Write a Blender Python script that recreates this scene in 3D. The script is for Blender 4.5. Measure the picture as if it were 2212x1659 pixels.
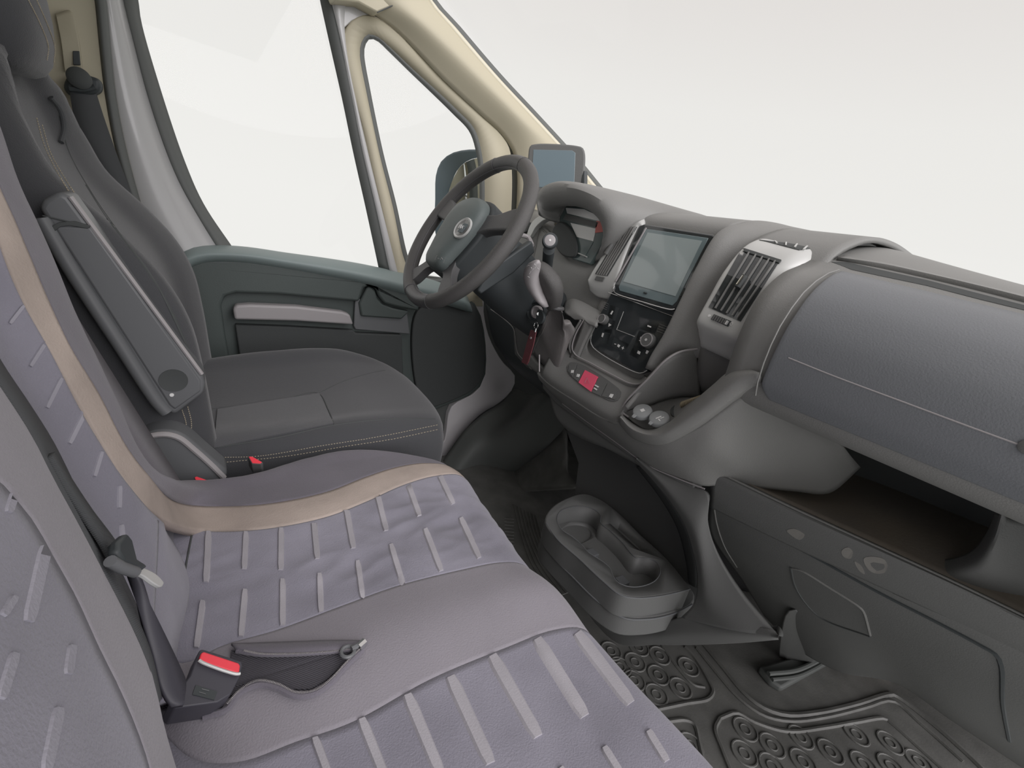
import bpy, bmesh, math, random
from mathutils import Vector as V, Matrix, noise
from mathutils.bvhtree import BVHTree
random.seed(4)
S = bpy.context.scene
for o in list(bpy.data.objects): bpy.data.objects.remove(o)

# ------------------------------------------------------------ camera
# van axes: +X forward, +Y towards the driver's door, +Z up, floor z = 0
AX = V((1394, -30, 963)).normalized(); AY = V((-676, -470, 963)); AY = (AY - AX*AY.dot(AX)).normalized(); AZ = AX.cross(AY)
CAM = V((0, -.66, .95)); F = 963.0
cd = bpy.data.cameras.new('camera'); cam = bpy.data.objects.new('camera', cd); S.collection.objects.link(cam); S.camera = cam
cam.matrix_world = Matrix(((AX.x, -AX.y, -AX.z, CAM.x), (AY.x, -AY.y, -AY.z, CAM.y), (AZ.x, -AZ.y, -AZ.z, CAM.z), (0, 0, 0, 1)))
cd.sensor_width = 36; cd.lens = F/2212*36; cd.clip_start = .01; cd.clip_end = 500

# ------------------------------------------------------------ light
S.view_settings.view_transform = 'Standard'; S.view_settings.look = 'None'; S.view_settings.gamma = 1; S.view_settings.exposure = 0
S.view_settings.use_curve_mapping = False
w = bpy.data.worlds.new('overcast'); S.world = w; w.use_nodes = True
nt = w.node_tree; bg = nt.nodes['Background']
tc = nt.nodes.new('ShaderNodeTexCoord'); sp = nt.nodes.new('ShaderNodeSeparateXYZ'); cr_ = nt.nodes.new('ShaderNodeValToRGB')
nt.links.new(tc.outputs['Generated'], sp.inputs[0]); nt.links.new(sp.outputs[2], cr_.inputs[0]); nt.links.new(cr_.outputs[0], bg.inputs[0])
cr_.color_ramp.elements[0].position = .0; cr_.color_ramp.elements[0].color = (.895, .89, .87, 1)
cr_.color_ramp.elements[1].position = .55; cr_.color_ramp.elements[1].color = (.74, .70, .685, 1)
e = cr_.color_ramp.elements.new(.27); e.color = (.86, .85, .83, 1)
bg.inputs[1].default_value = 1.0
def lamp(name, kind, energy, loc, to, size=1, color=(1, 1, 1), angle=1):
    l = bpy.data.lights.new(name, kind); o = bpy.data.objects.new(name, l); S.collection.objects.link(o)
    l.energy = energy; l.color = color
    if kind == 'AREA': l.size = size
    if kind == 'SUN': l.angle = angle
    o.location = loc; o.rotation_euler = (V(to)-V(loc)).to_track_quat('-Z', 'Y').to_euler(); return o
lamp('sun', 'SUN', 2.2, (.5, -3.8, 3.0), (.25, 0, .5), color=(1, .97, 1), angle=1.0)

# ------------------------------------------------------------ helpers
def ray(px, py): r = V((px-1106, py-829.5, F)); return V((r.dot(AX), r.dot(AY), r.dot(AZ)))
def Q(px, py, x=None, y=None, z=None, n=None, d=None):
    r = ray(px, py)
    if d is not None: return CAM + r.normalized()*d
    if n is not None: return CAM + r*((n[0]-CAM).dot(n[1])/r.dot(n[1]))
    i, v = (0, x) if x is not None else (1, y) if y is not None else (2, z)
    return CAM + r*((v-CAM[i])/r[i])
def R(pts, **k): return [Q(p[0], p[1], **k) for p in pts]
def proj(p):
    d = V(p)-CAM; r = AX*d.x+AY*d.y+AZ*d.z; return (1106+F*r.x/r.z, 829.5+F*r.y/r.z)
def RX(pts): return [Q(p[0], p[1], x=p[2]) for p in pts]
def crv(pts, n=24, closed=False, sm=True):
    P = [V(p) for p in pts]; m = len(P); out = []
    segs = m if closed else m-1
    if m == 2: sm = False
    # arc-length aware sampling
    L = [(P[(i+1) % m]-P[i]).length for i in range(segs)]; T = sum(L) or 1
    def at(i, t):
        if not sm: return P[i].lerp(P[(i+1) % m], t)
        p1, p2 = P[i], P[(i+1) % m]
        p0 = P[(i-1) % m] if (closed or i > 0) else p1*2-p2
        p3 = P[(i+2) % m] if (closed or i+2 < m) else p2*2-p1
        a_, b_, c_ = (max((q-p).length, 1e-7)**.5 for p, q in ((p0, p1), (p1, p2), (p2, p3)))
        m1 = ((p1-p0)/a_-(p2-p0)/(a_+b_)+(p2-p1)/b_)*b_; m2 = ((p2-p1)/b_-(p3-p1)/(b_+c_)+(p3-p2)/c_)*b_
        t2 = t*t; t3 = t2*t
        return p1*(2*t3-3*t2+1)+m1*(t3-2*t2+t)+p2*(3*t2-2*t3)+m2*(t3-t2)
    for k in range(n):
        s = T*k/(n if closed else n-1); i = 0
        while i < segs-1 and s > L[i]: s -= L[i]; i += 1
        out.append(at(i, min(1, s/L[i]) if L[i] > 0 else 0))
    return out
def c2(pts, n=40, closed=True, sm=True): return [(p.x, p.y) for p in crv([V((a, b, 0)) for a, b in pts], n, closed, sm)]

def hexc(h):
    h = h.lstrip('#'); c = [int(h[i:i+2], 16)/255 for i in (0, 2, 4)]
    return tuple((x/12.92 if x <= .04045 else ((x+.055)/1.055)**2.4) for x in c)+(1,)
MATS = {}
def mat(name, col, rough=.6, bump=0, bscale=200, metal=0, var=0, vscale=8, spec=.5, coat=0, wave=None, col2=None, sheen=0):
    m = bpy.data.materials.new(name); m.use_nodes = True; n = m.node_tree.nodes; l = m.node_tree.links
    b = n['Principled BSDF']; c = hexc(col)
    b.inputs['Base Color'].default_value = c; b.inputs['Roughness'].default_value = rough; b.inputs['Metallic'].default_value = metal
    b.inputs['Specular IOR Level'].default_value = spec; b.inputs['Coat Weight'].default_value = coat
    b.inputs['Sheen Weight'].default_value = sheen
    t = n.new('ShaderNodeTexCoord')
    if var or col2:
        z = n.new('ShaderNodeTexNoise'); z.inputs['Scale'].default_value = vscale; z.inputs['Detail'].default_value = 6
        l.new(t.outputs['Object'], z.inputs['Vector'])
        r = n.new('ShaderNodeValToRGB'); r.color_ramp.elements[0].position = .35; r.color_ramp.elements[1].position = .68
        if col2: r.color_ramp.elements[0].color = c; r.color_ramp.elements[1].color = hexc(col2)
        else:
            r.color_ramp.elements[0].color = tuple(x*(1-var) for x in c[:3])+(1,); r.color_ramp.elements[1].color = tuple(min(1, x*(1+var)) for x in c[:3])+(1,)
        l.new(z.outputs['Fac'], r.inputs[0]); l.new(r.outputs[0], b.inputs['Base Color'])
    if bump:
        bp = n.new('ShaderNodeBump'); bp.inputs['Strength'].default_value = bump; bp.inputs['Distance'].default_value = .002
        if wave:
            z = n.new('ShaderNodeTexWave'); z.inputs['Scale'].default_value = wave; z.bands_direction = 'DIAGONAL'; l.new(t.outputs['Object'], z.inputs['Vector'])
        else:
            z = n.new('ShaderNodeTexNoise'); z.inputs['Scale'].default_value = bscale; z.inputs['Detail'].default_value = 3; l.new(t.outputs['Object'], z.inputs['Vector'])
        l.new(z.outputs['Fac'], bp.inputs['Height']); l.new(bp.outputs[0], b.inputs['Normal'])
    MATS[name] = m; return m
def glassm(name, tint=(.985, .985, .98, 1)):
    m = bpy.data.materials.new(name); m.use_nodes = True; n = m.node_tree.nodes; l = m.node_tree.links
    o = n['Material Output']; n.remove(n['Principled BSDF'])
    a = n.new('ShaderNodeBsdfTransparent'); a.inputs[0].default_value = tint; g = n.new('ShaderNodeBsdfGlossy'); g.inputs['Roughness'].default_value = .02
    x = n.new('ShaderNodeMixShader'); x.inputs[0].default_value = .006
    l.new(a.outputs[0], x.inputs[1]); l.new(g.outputs[0], x.inputs[2]); l.new(x.outputs[0], o.inputs[0]); return m
M = MATS  # dark materials below are lightened in colour to imitate a milky haze
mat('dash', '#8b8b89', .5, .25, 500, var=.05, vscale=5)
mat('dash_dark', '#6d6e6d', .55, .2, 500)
mat('lid', '#7c7f83', .42, .22, 420)
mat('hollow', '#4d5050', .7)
mat('black', '#404547', .5)
mat('gloss_black', '#3a3e40', .08, coat=.5)
mat('silver', '#d2d3d1', .33, metal=.15)
mat('silver_soft', '#a9a5a6', .45)
mat('chrome', '#d8d8d8', .15, metal=1)
mat('white_mark', '#f0f0ee', .6)
mat('red_mark', '#ff6684', .5)
mat('red_button', '#ff4a58', .4)
mat('fob_red', '#6b3a3f', .5, .3, 300)
mat('cream', '#c3bca6', .6, .05, 300)
mat('cream_light', '#dcd6c2', .6)
mat('grey_paint', '#c2c2c2', .28, coat=.4)
mat('kick_paint', '#e2dfe1', .45)
mat('rubber', '#646765', .55)
mat('door_card', '#515957', .55, .2, 400)
mat('door_top_lit', '#8a9796', .45, .1, 400)  # paler than the card: window light on the sill put into its colour
mat('door_fabric', '#4a4d4d', .8, .3, 600)
mat('seat_black', '#47484b', .9, .35, 700, sheen=.3)
mat('seat_insert', '#56575a', .9, .5, 900, sheen=.3)
mat('seat_plastic', '#6e7072', .42)
mat('thread', '#b9ae98', .7)
mat('cover', '#918f9b', .85, .35, 600, var=.17, vscale=7, sheen=.2)
mat('cover_bar', '#aeabb1', .8, .2, 600, var=.08, vscale=12)
mat('cover_bar_soft', '#a3a1ab', .85, .2, 600, var=.08, vscale=12)
mat('cover_band', '#928e95', .85, .3, 600, var=.07, vscale=7, sheen=.2)
mat('cover_dark', '#75717a', .88, .3, 600, var=.08, vscale=9, sheen=.2)
mat('tan', '#b3a69d', .85, .3, 500, var=.12, vscale=14)
mat('buckle_black', '#4b4a52', .5); mat('mesh_cloth', '#5f5d64', .9, .8, wave=260)
mat('belt', '#535557', .8, .4, wave=500)
mat('leather', '#5c5c5d', .42, .35, 420)
mat('leather_grain', '#5a5958', .42, .6, 900)
mat('hub', '#67706f', .5, .15, 600)
mat('boot', '#7c7978', .38, .3, 220)
mat('mat_rubber', '#6f6f6c', .5, .25, 220, var=.18, vscale=14)
mat('dusty', '#787169', .65, .2, 200, col2='#7d7468', vscale=9)
mat('scuff', '#8a8884', .8)
mat('screen', '#7a8a8d', .12, coat=.6)
mat('screen_lit', '#a9b5b5', .15, coat=.6)
mat('nav_screen', '#7f8f97', .15, coat=.5)
mat('reflection_white', '#f6f6f4', .2); mat('reflection_red', '#e07068', .4); mat('lens_teal', '#62706f', .2)  # white and red are colours for reflections on the cluster lens
mat('mirror', '#c8ccca', .03, metal=1); mat('mirror_shell', '#55646a', .45)
mat('headliner', '#8d897c', .8); mat('carpet', '#5c5d5d', .9); mat('sidewall', '#8c8878', .7)
mat('cable', '#a99d84', .5)
mat('socket', '#9b9e9f', .4)
GLASS = glassm('window_glass')

def tag(o, label=None, cat=None, group=None, kind=None):
    if label: o['label'] = label
    if cat: o['category'] = cat
    if group: o['group'] = group
    if kind: o['kind'] = kind
    return o
def empty(name, loc, label=None, cat=None, group=None, kind=None):
    o = bpy.data.objects.new(name, None); S.collection.objects.link(o); o.location = loc; o.empty_display_size = .05
    return tag(o, label, cat, group, kind)
def wloc(o):
    l = V(o.location)
    while o.parent: o = o.parent; l += V(o.location)
    return l
def mk(name, verts, faces, m, parent=None, smooth=True, solid=0, bevel=0, seg=2, sub=0, face_cam=False, fdir=None, origin=None, closed=False, auto=40, midx=None):
    ms = m if isinstance(m, list) else [m]
    bm = bmesh.new(); vs = [bm.verts.new(v) for v in verts]
    for i, f in enumerate(faces):
        if len(set(f)) < 3: continue
        try:
            fa = bm.faces.new([vs[k] for k in f])
            if midx: fa.material_index = midx[i]
        except ValueError: pass
    bmesh.ops.remove_doubles(bm, verts=bm.verts, dist=1e-6)
    if closed: bmesh.ops.recalc_face_normals(bm, faces=bm.faces)
    if face_cam:
        bm.normal_update()
        s = sum((f.normal.dot(CAM-f.calc_center_median() if fdir is None else fdir)*f.calc_area() for f in bm.faces))
        if s < 0: bmesh.ops.reverse_faces(bm, faces=bm.faces)
    if origin is None:
        if parent is None:
            c = [sum(v.co[i] for v in bm.verts)/len(bm.verts) for i in range(2)]; origin = V((c[0], c[1], min(v.co.z for v in bm.verts)))
        else: origin = wloc(parent)
    for v in bm.verts: v.co -= origin
    me = bpy.data.meshes.new(name); bm.to_mesh(me); bm.free()
    for f in me.polygons: f.use_smooth = smooth
    if smooth and auto: me.set_sharp_from_angle(angle=math.radians(auto))
    o = bpy.data.objects.new(name, me); S.collection.objects.link(o)
    for k in ms: me.materials.append(M[k] if isinstance(k, str) else k)
    if parent: o.parent = parent; o.location = origin-wloc(parent)
    else: o.location = origin
    if solid:
        s = o.modifiers.new('solid', 'SOLIDIFY'); s.thickness = solid; s.offset = -1; s.use_even_offset = False
    if bevel:
        b = o.modifiers.new('bevel', 'BEVEL'); b.width = bevel; b.segments = seg; b.limit_method = 'ANGLE'; b.angle_limit = math.radians(35)
    if sub:
        s = o.modifiers.new('sub', 'SUBSURF'); s.levels = sub; s.render_levels = sub
    return o
def grid_faces(nr, nc, wrap=False):
    return [(r*nc+c, r*nc+(c+1) % nc, (r+1)*nc+(c+1) % nc, (r+1)*nc+c) for r in range(nr-1) for c in range(nc if wrap else nc-1)]
def loft(name, rows, m, parent=None, nu=24, nv=None, solid=.006, smu=True, smv=True, fn=None, midf=None, **k):
    """rows: list of poly-lines of 3-D points; smoothed along and across"""
    cols = [crv(r, nu, sm=smu) for r in rows]; nv = nv or max(len(rows)*5, 8)
    if smv is None: G = cols; nv = len(rows)
    else:
        G = [[None]*nu for _ in range(nv)]
        for c in range(nu):
            line = crv([cols[r][c] for r in range(len(rows))], nv, sm=smv)
            for r in range(nv): G[r][c] = line[r]
    vs = []
    for r in range(nv):
        for c in range(nu):
            p = G[r][c]
            if fn: p = fn(p, r/(nv-1), c/(nu-1))
            vs.append(p)
    return mk(name, vs, grid_faces(nv, nu), m, parent, solid=solid, face_cam=True, **k)
def strip(name, a, b, m, parent=None, n=30, solid=.01, sm=True, **k):
    A = crv(a, n, sm=sm); B = crv(b, n, sm=sm); mid = [(p+q)/2 for p, q in zip(A, B)]
    return mk(name, A+mid+B, grid_faces(3, n), m, parent, solid=solid, face_cam=True, **k)
def ring(name, a, b, m, parent=None, n=60, solid=.01, sm=True, **k):
    A = crv(a, n, closed=True, sm=sm); B = crv(b, n, closed=True, sm=sm)
    return mk(name, A+B, grid_faces(2, n, True), m, parent, solid=solid, face_cam=True, **k)
def prism(name, outline, d, m, parent=None, bevel=.003, smooth=True, **k):
    """outline: closed ring of 3-D points, pushed along d"""
    P = [V(p) for p in outline]; n = len(P); d = V(d)
    vs = P+[p+d for p in P]; fs = [tuple(range(n)), tuple(range(2*n-1, n-1, -1))]+[(i, (i+1) % n, (i+1) % n+n, i+n) for i in range(n)]
    return mk(name, vs, fs, m, parent, smooth=smooth, bevel=bevel, closed=True, **k)
def box(name, lo, hi, m, parent=None, bevel=.003, **k):
    a, b = lo, hi
    return prism(name, [(a[0], a[1], a[2]), (b[0], a[1], a[2]), (b[0], b[1], a[2]), (a[0], b[1], a[2])], (0, 0, b[2]-a[2]), m, parent, bevel, **k)
def tube_geo(pts, rad, ns=8, closed=False):
    P = [V(p) for p in pts]; n = len(P); vs = []; up = None
    for i, p in enumerate(P):
        t = ((P[(i+1) % n]-P[i-1]) if (closed or 0 < i < n-1) else (P[1]-P[0] if i == 0 else P[-1]-P[-2])).normalized()
        if up is None: up = t.orthogonal().normalized()
        up = (up-t*up.dot(t)).normalized(); s = t.cross(up); r = rad[i] if isinstance(rad, (list, tuple)) else rad
        for k in range(ns):
            a = 2*math.pi*k/ns; vs.append(p+(up*math.cos(a)+s*math.sin(a))*r)
    fs = [(i*ns+k, i*ns+(k+1) % ns, (i+1) % n*ns+(k+1) % ns, (i+1) % n*ns+k) for i in range(n if closed else n-1) for k in range(ns)]
    if not closed: fs += [tuple(range(ns-1, -1, -1)), tuple((n-1)*ns+k for k in range(ns))]
    return vs, fs
def tube(name, pts, rad, m, parent=None, ns=8, closed=False, n=None, **k):
    if n:
        pts = crv(pts, n, closed)
        if isinstance(rad, (list, tuple)):
            rad = [rad[0]+(rad[-1]-rad[0])*i/(n-1) for i in range(n)]
    vs, fs = tube_geo(pts, rad, ns, closed); return mk(name, vs, fs, m, parent, closed=True, **k)
def merge(parts):
    vs = []; fs = []; mi = []
    for i, p in enumerate(parts):
        v, f = p[0], p[1]; o = len(vs); vs += list(v); fs += [tuple(k+o for k in g) for g in f]; mi += [p[2] if len(p) > 2 else 0]*len(f)
    return vs, fs, mi
def frame_disc(c, nrm, r0, r1=None, h=.004, up=None, ns=28):
    """short lathe: profile of rings (r, height) around nrm"""
    nrm = V(nrm).normalized(); u = (V(up) if up else nrm.orthogonal()); u = (u-nrm*u.dot(nrm)).normalized(); s = nrm.cross(u)
    prof = [(r0, 0), (r0, h*.8), (r0*.93, h), (0.0001, h)] if r1 is None else r1
    vs = []; fs = []
    for r, z in prof:
        for k in range(ns): a = 2*math.pi*k/ns; vs.append(V(c)+(u*math.cos(a)+s*math.sin(a))*r+nrm*z)
    m_ = len(prof); fs = [(i*ns+k, i*ns+(k+1) % ns, (i+1)*ns+(k+1) % ns, (i+1)*ns+k) for i in range(m_-1) for k in range(ns)]
    fs.append(tuple(range(ns-1, -1, -1))); fs.append(tuple((m_-1)*ns+k for k in range(ns)))
    return vs, fs
def disc(name, c, nrm, r, m, parent=None, prof=None, h=.004, **k):
    vs, fs = frame_disc(c, nrm, r, prof, h); return mk(name, vs, fs, m, parent, closed=True, **k)
class Surf:
    """finds points on finished surfaces, to seat small details on them"""
    def __init__(s, *objs):
        dg = bpy.context.evaluated_depsgraph_get(); dg.update(); s.t = []
        for o in objs:
            ev = o.evaluated_get(dg); me = ev.to_mesh(); W = wloc(o)
            s.t.append(BVHTree.FromPolygons([v.co+W for v in me.vertices], [tuple(p.vertices) for p in me.polygons])); ev.to_mesh_clear()
    def hit(s, px, py, off=0.0):
        d = ray(px, py).normalized(); best = None
        for t in s.t:
            h = t.ray_cast(CAM, d)
            if h[0] is not None and (best is None or h[3] < best[2]): best = (h[0], h[1], h[3])
        if best is None:
            for t in s.t:
                for k in range(1, 40):
                    q = CAM+d*(.3+.04*k); h = t.find_nearest(q)
                    if h[0] is not None and (best is None or h[3] < best[2]): best = (h[0], h[1], h[3])
        p, n = best[0], best[1]
        if n.dot(d) > 0: n = -n
        return p+n*off, n
    def line(s, pts, off=0, n=None):
        if n: pts = c2(pts, n, closed=False)
        return [s.hit(a, b, off)[0] for a, b in pts]
    def plate(s, pts, h, off=0.0):
        """solid plate of thickness h whose outline is pts, lying on the surface"""
        H = [s.hit(a, b) for a, b in pts]; c = sum((q[0] for q in H), V())/len(H); nn = sum((q[1] for q in H), V()).normalized()
        n = len(H); vs = [q[0]+nn*(off-.001) for q in H]+[q[0]+nn*(off+h) for q in H]
        fs = [tuple(range(n-1, -1, -1)), tuple(range(n, 2*n))]+[(i, (i+1) % n, (i+1) % n+n, i+n) for i in range(n)]
        return vs, fs
    def quad(s, q, h, nu=10, nv=10, off=0.0):
        """plate of four corners following the surface's curve"""
        a, b, c, d = [V((p[0], p[1], 0)) for p in q]; top = []; bot = []
        for i in range(nv):
            for j in range(nu):
                u = j/(nu-1); v = i/(nv-1); p = a.lerp(b, u).lerp(d.lerp(c, u), v); hp, hn = s.hit(p.x, p.y); top.append(hp+hn*(off+h)); bot.append(hp+hn*(off-.001))
        N = nu*nv; fs = grid_faces(nv, nu)+[tuple(N+k for k in reversed(f)) for f in grid_faces(nv, nu)]
        for j in range(nu-1): fs += [(j, j+1, N+j+1, N+j), ((nv-1)*nu+j, (nv-1)*nu+j+1, N+(nv-1)*nu+j+1, N+(nv-1)*nu+j)]
        for i in range(nv-1): fs += [(i*nu, (i+1)*nu, N+(i+1)*nu, N+i*nu), (i*nu+nu-1, (i+1)*nu+nu-1, N+(i+1)*nu+nu-1, N+i*nu+nu-1)]
        return top+bot, fs
    def seam(s, pts, r, n=40, off=0.0): return tube_geo(s.line(pts, off, n), r, 6)
    def stitches(s, pts, r=.0007, n=60, off=.0008, duty=.6):
        """a dashed row of thread"""
        L = s.line(pts, off, n*3); out = []
        for i in range(n): a, b = L[i*3], L[min(i*3+2, len(L)-1)]; out.append(tube_geo([a, a.lerp(b, duty+.2)], r, 5))
        return out

# ============================================================ the cab's shell
def st(o): o['kind'] = 'structure'; return o
st(box('floor', (-.75, -1.0, -.06), (2.0, 1.0, -.02), 'carpet', bevel=0))
st(box('wall_rear', (-.62, -.98, -.02), (-.58, .98, 1.60), 'sidewall', bevel=0))
st(prism('ceiling', [V((-.60, -.95, 1.56)), V((-.60, .84, 1.56)), V((.28, .84, 1.56)), V((.28, -.95, 1.56))], (0, 0, .04), 'headliner'))
# firewall behind and below the dashboard
st(loft('wall_front', [[V((1.24, -.98, 1.0)), V((1.24, .95, 1.0))], [V((1.40, -.98, .55)), V((1.40, .95, .55))], [V((1.66, -.98, .12)), V((1.50, .95, .12))], [V((1.75, -.98, -.03)), V((1.6, .95, -.03))]], 'carpet', solid=.02))
# left body side: cream pillar trim, gasket and painted door frame
g0 = [(190, -260), (204, -60), (214, 0), (225, 110), (237, 215), (258, 330), (300, 465), (345, 580)]
g1 = [(206, -260), (220, -60), (230, 0), (240, 110), (252, 215), (275, 330), (318, 480), (360, 590)]
g1b = [(208, -260), (222, -60), (232, 0), (242, 110), (254, 215), (277, 330), (320, 480), (380, 600)]
g2 = [(244, -260), (258, -60), (270, 0), (290, 80), (330, 230), (385, 380), (440, 480), (480, 545)]
g3 = [(275, -260), (288, -60), (299, 0), (305, 45), (340, 170), (400, 350), (440, 440), (510, 545)]
pil = empty('wall_left', (-.4, .86, 0)); st(pil)
strip('pillar_trim', [V((-.58, .80, 1.55)), V((-.58, .80, 1.2)), V((-.58, .82, .9)), V((-.58, .84, .5)), V((-.58, .84, 0))],
      R(g0[:-1], y=.80)+[V((-.10, .84, 0.0))], 'cream', pil, solid=.02)
loft('belt_slide_cover', [R([(120, 30), (150, 22), (158, 28)], y=.79), R([(132, 90), (160, 85), (170, 90)], y=.785), R([(140, 155), (165, 150), (178, 152)], y=.79)], 'cream', pil, solid=.006)
prism('belt_height_slot', R([(157, 110), (171, 110), (173, 140), (158, 140)], y=.782), (0, .01, 0), 'black', pil, bevel=.001)
strip('door_gasket', R(g0, y=.79), R(g1, y=.80), 'rubber', pil, solid=.012)
# A-pillar with its lining
ap = empty('trim_1', (1.0, .84, 1.1)); st(ap)
gv = [(735, -40), (765, 0), (850, 62), (960, 175), (1040, 250), (1085, 293), (1112, 340), (1118, 420), (1112, 520), (1110, 600)]
gr = [(930, -50), (935, -6), (990, 60), (1080, 165), (1150, 240), (1208, 303), (1255, 355), (1302, 412), (1330, 440), (1350, 470)]
grl = [(910, -60), (925, -6), (978, 60), (1068, 165), (1138, 240), (1196, 303), (1243, 355), (1290, 412), (1318, 440), (1340, 470)]
mid = [(840, -50), (850, -6), (930, 70), (1030, 170), (1100, 240), (1165, 310), (1190, 350), (1220, 412), (1230, 450), (1240, 480)]
loft('pillar_lining', [R(gv, y=.84), R(mid, y=.79), R(grl, y=.815)], 'cream', ap, solid=.02, nu=40)
strip('pillar_lip', R(grl, y=.812), R([(a-3, b) for a, b in gr], y=.825), 'cream_light', ap, solid=.01, n=40)
strip('windscreen_seal', R([(a-4, b) for a, b in gr], y=.822), R([(a+5, b-2) for a, b in gr], y=.84), 'rubber', ap, solid=.012, n=40)
strip('shadow_gap_seal', R([(a-14, b+6) for a, b in gv], y=.875), R([(a+8, b-2) for a, b in gv], y=.865), 'rubber', ap, solid=.01, n=40)
prism('roof_corner_lining', R([(700, -60), (722, 0), (775, 5), (815, 27), (870, 4), (945, -30), (960, -90)], y=.80), (0, .05, 0), 'cream', ap, bevel=.004)
tube('lining_joint', R([(815, 27), (870, 2), (900, -14)], y=.797), .0015, 'hollow', ap)

# ============================================================ driver's door
door = empty('door_1', (.3, .9, .05)); st(door)
strip('window_frame_rear', R(g1b, y=.815), R(g2, y=.845), 'grey_paint', door, solid=.02, n=40)
strip('window_seal_rear', R([(a-2, b) for a, b in g2], y=.84), R(g3, y=.86), 'rubber', door, solid=.012, n=40)
d0 = [(640, -260), (683, -40), (691, 0), (712, 95), (738, 210), (763, 330), (790, 450), (818, 580)]
d1 = [(664, -260), (708, -40), (718, 0), (741, 95), (763, 200), (785, 320), (815, 450), (845, 590)]
d2 = [(704, -260), (742, -40), (746, 0), (744, 55), (752, 130), (770, 220), (800, 350), (832, 480), (862, 600)]
strip('window_seal_front', R(d0, y=.86), R(d1, y=.845), 'rubber', door, solid=.015, n=40)
strip('window_frame_front', R([(a-1, b) for a, b in d1], y=.84), R(d2, y=.842), 'grey_paint', door, solid=.02, n=40)
prism('window_frame_corner', R([(716, -40), (730, 4), (744, 60), (760, 45), (790, 32), (812, 32), (770, 4), (748, -20), (735, -40)], y=.85), (0, .02, 0), 'grey_paint', door, bevel=.002)
strip('window_frame_top', R([(190, -252), (450, -258), (706, -252)], y=.842), R([(190, -330), (450, -335), (760, -330)], y=.83), 'grey_paint', door, solid=.02)
# quarter light frame
qo = [(746, 110), (750, 70), (764, 47), (790, 35), (822, 44), (870, 82), (920, 128), (980, 188), (1040, 248), (1078, 286), (1100, 320), (1106, 380), (1104, 480), (1104, 560), (1020, 650), (880, 640), (856, 560), (826, 430), (795, 290), (765, 190)]
qi = [(781, 120), (783, 98), (789, 85), (798, 77), (815, 82), (845, 108), (890, 150), (935, 193), (985, 240), (1022, 280), (1036, 325), (1043, 380), (1043, 470), (1038, 540), (1000, 600), (895, 600), (876, 560), (850, 440), (822, 330), (795, 200)]
qj = [(787, 120), (788, 102), (793, 90), (800, 84), (815, 89), (843, 115), (886, 157), (930, 199), (978, 246), (1014, 285), (1028, 328), (1035, 382), (1035, 470), (1030, 535), (996, 592), (898, 592), (882, 556), (856, 440), (828, 330), (801, 200)]
ring('quarter_light_frame', R(qo, y=.842), R(qi, y=.862), 'cream', door, n=120, solid=.02)
ring('quarter_light_seal', R([(a-2 if a < 900 else a+3, b-1) for a, b in qi], y=.858), R(qj, y=.868), 'rubber', door, n=120, solid=.012)
# door card
top = [(360, 610), (378, 560), (398, 538), (430, 530), (520, 532), (620, 546), (700, 557), (780, 570), (862, 588), (950, 610), (1010, 640)]
tp2 = [(362, 625), (382, 578), (405, 556), (440, 549), (520, 550), (620, 564), (700, 577), (780, 592), (862, 612), (950, 632), (1015, 655)]
tp3 = [(366, 650), (388, 600), (410, 572), (445, 560), (520, 560), (620, 574), (700, 588), (780, 604), (862, 625), (950, 648), (1020, 668)]
loft('door_sill', [R(top, y=.875), R([(a, b+1) for a, b in top], y=.84), R(tp2, y=.795), R(tp3, y=.80), R([(a, b+8) for a, b in tp3], y=.815)], 'door_top_lit', door, solid=.004, nu=40)
base = [(366, 640), (388, 590), (420, 562), (520, 560), (700, 585), (862, 620), (1000, 640), (1030, 660), (1044, 700), (1051, 760), (1048, 815), (1030, 845), (990, 866), (935, 888), (800, 960), (500, 960), (380, 900)]
prism('door_card', R(c2(base, 60), y=.845), (0, .04, 0), 'door_card', door, bevel=.006)
up = [(366, 650), (386, 598), (412, 571), (445, 561), (520, 561), (620, 575), (700, 589), (780, 605), (862, 626), (905, 640), (905, 672), (860, 664), (830, 656), (818, 640), (812, 624), (800, 617), (786, 622), (780, 640), (776, 652), (700, 645), (600, 636), (510, 633), (486, 640), (478, 660), (486, 720), (500, 800), (520, 900), (520, 960), (380, 960)]
prism('door_card_upper', R(up, y=.812), (0, .04, 0), 'door_card', door, bevel=.008, seg=3)
low = [(508, 702), (620, 706), (764, 714), (768, 720), (868, 724), (872, 820), (878, 960), (560, 960), (530, 850)]
prism('door_pocket', R(low, y=.822), (0, .03, 0), 'door_fabric', door, bevel=.004)
prism('door_front_panel', R(c2([(903, 672), (1008, 652), (1030, 668), (1042, 710), (1048, 765), (1044, 812), (1022, 842), (985, 862), (935, 880), (915, 882)], 50, sm=True), y=.825), (0, .03, 0), 'door_fabric', door, bevel=.004)
arm = [(503, 668), (510, 660), (540, 658), (640, 662), (740, 674), (756, 680), (764, 702), (640, 694), (507, 691)]
prism('armrest_strip', R(arm, y=.795), (0, .035, 0), 'silver_soft', door, bevel=.007, seg=4)
prism('door_handle', R([(788, 632), (794, 620), (804, 619), (811, 628), (815, 645), (826, 657), (850, 666), (885, 673), (868, 690), (780, 684), (776, 655)], y=.818), (0, .02, 0), 'door_card', door, bevel=.006)
prism('pull_recess', R([(764, 704), (768, 640), (790, 655), (880, 676), (886, 722), (768, 712)], y=.828), (0, .01, 0), 'seat_plastic', door, bevel=.003)
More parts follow.
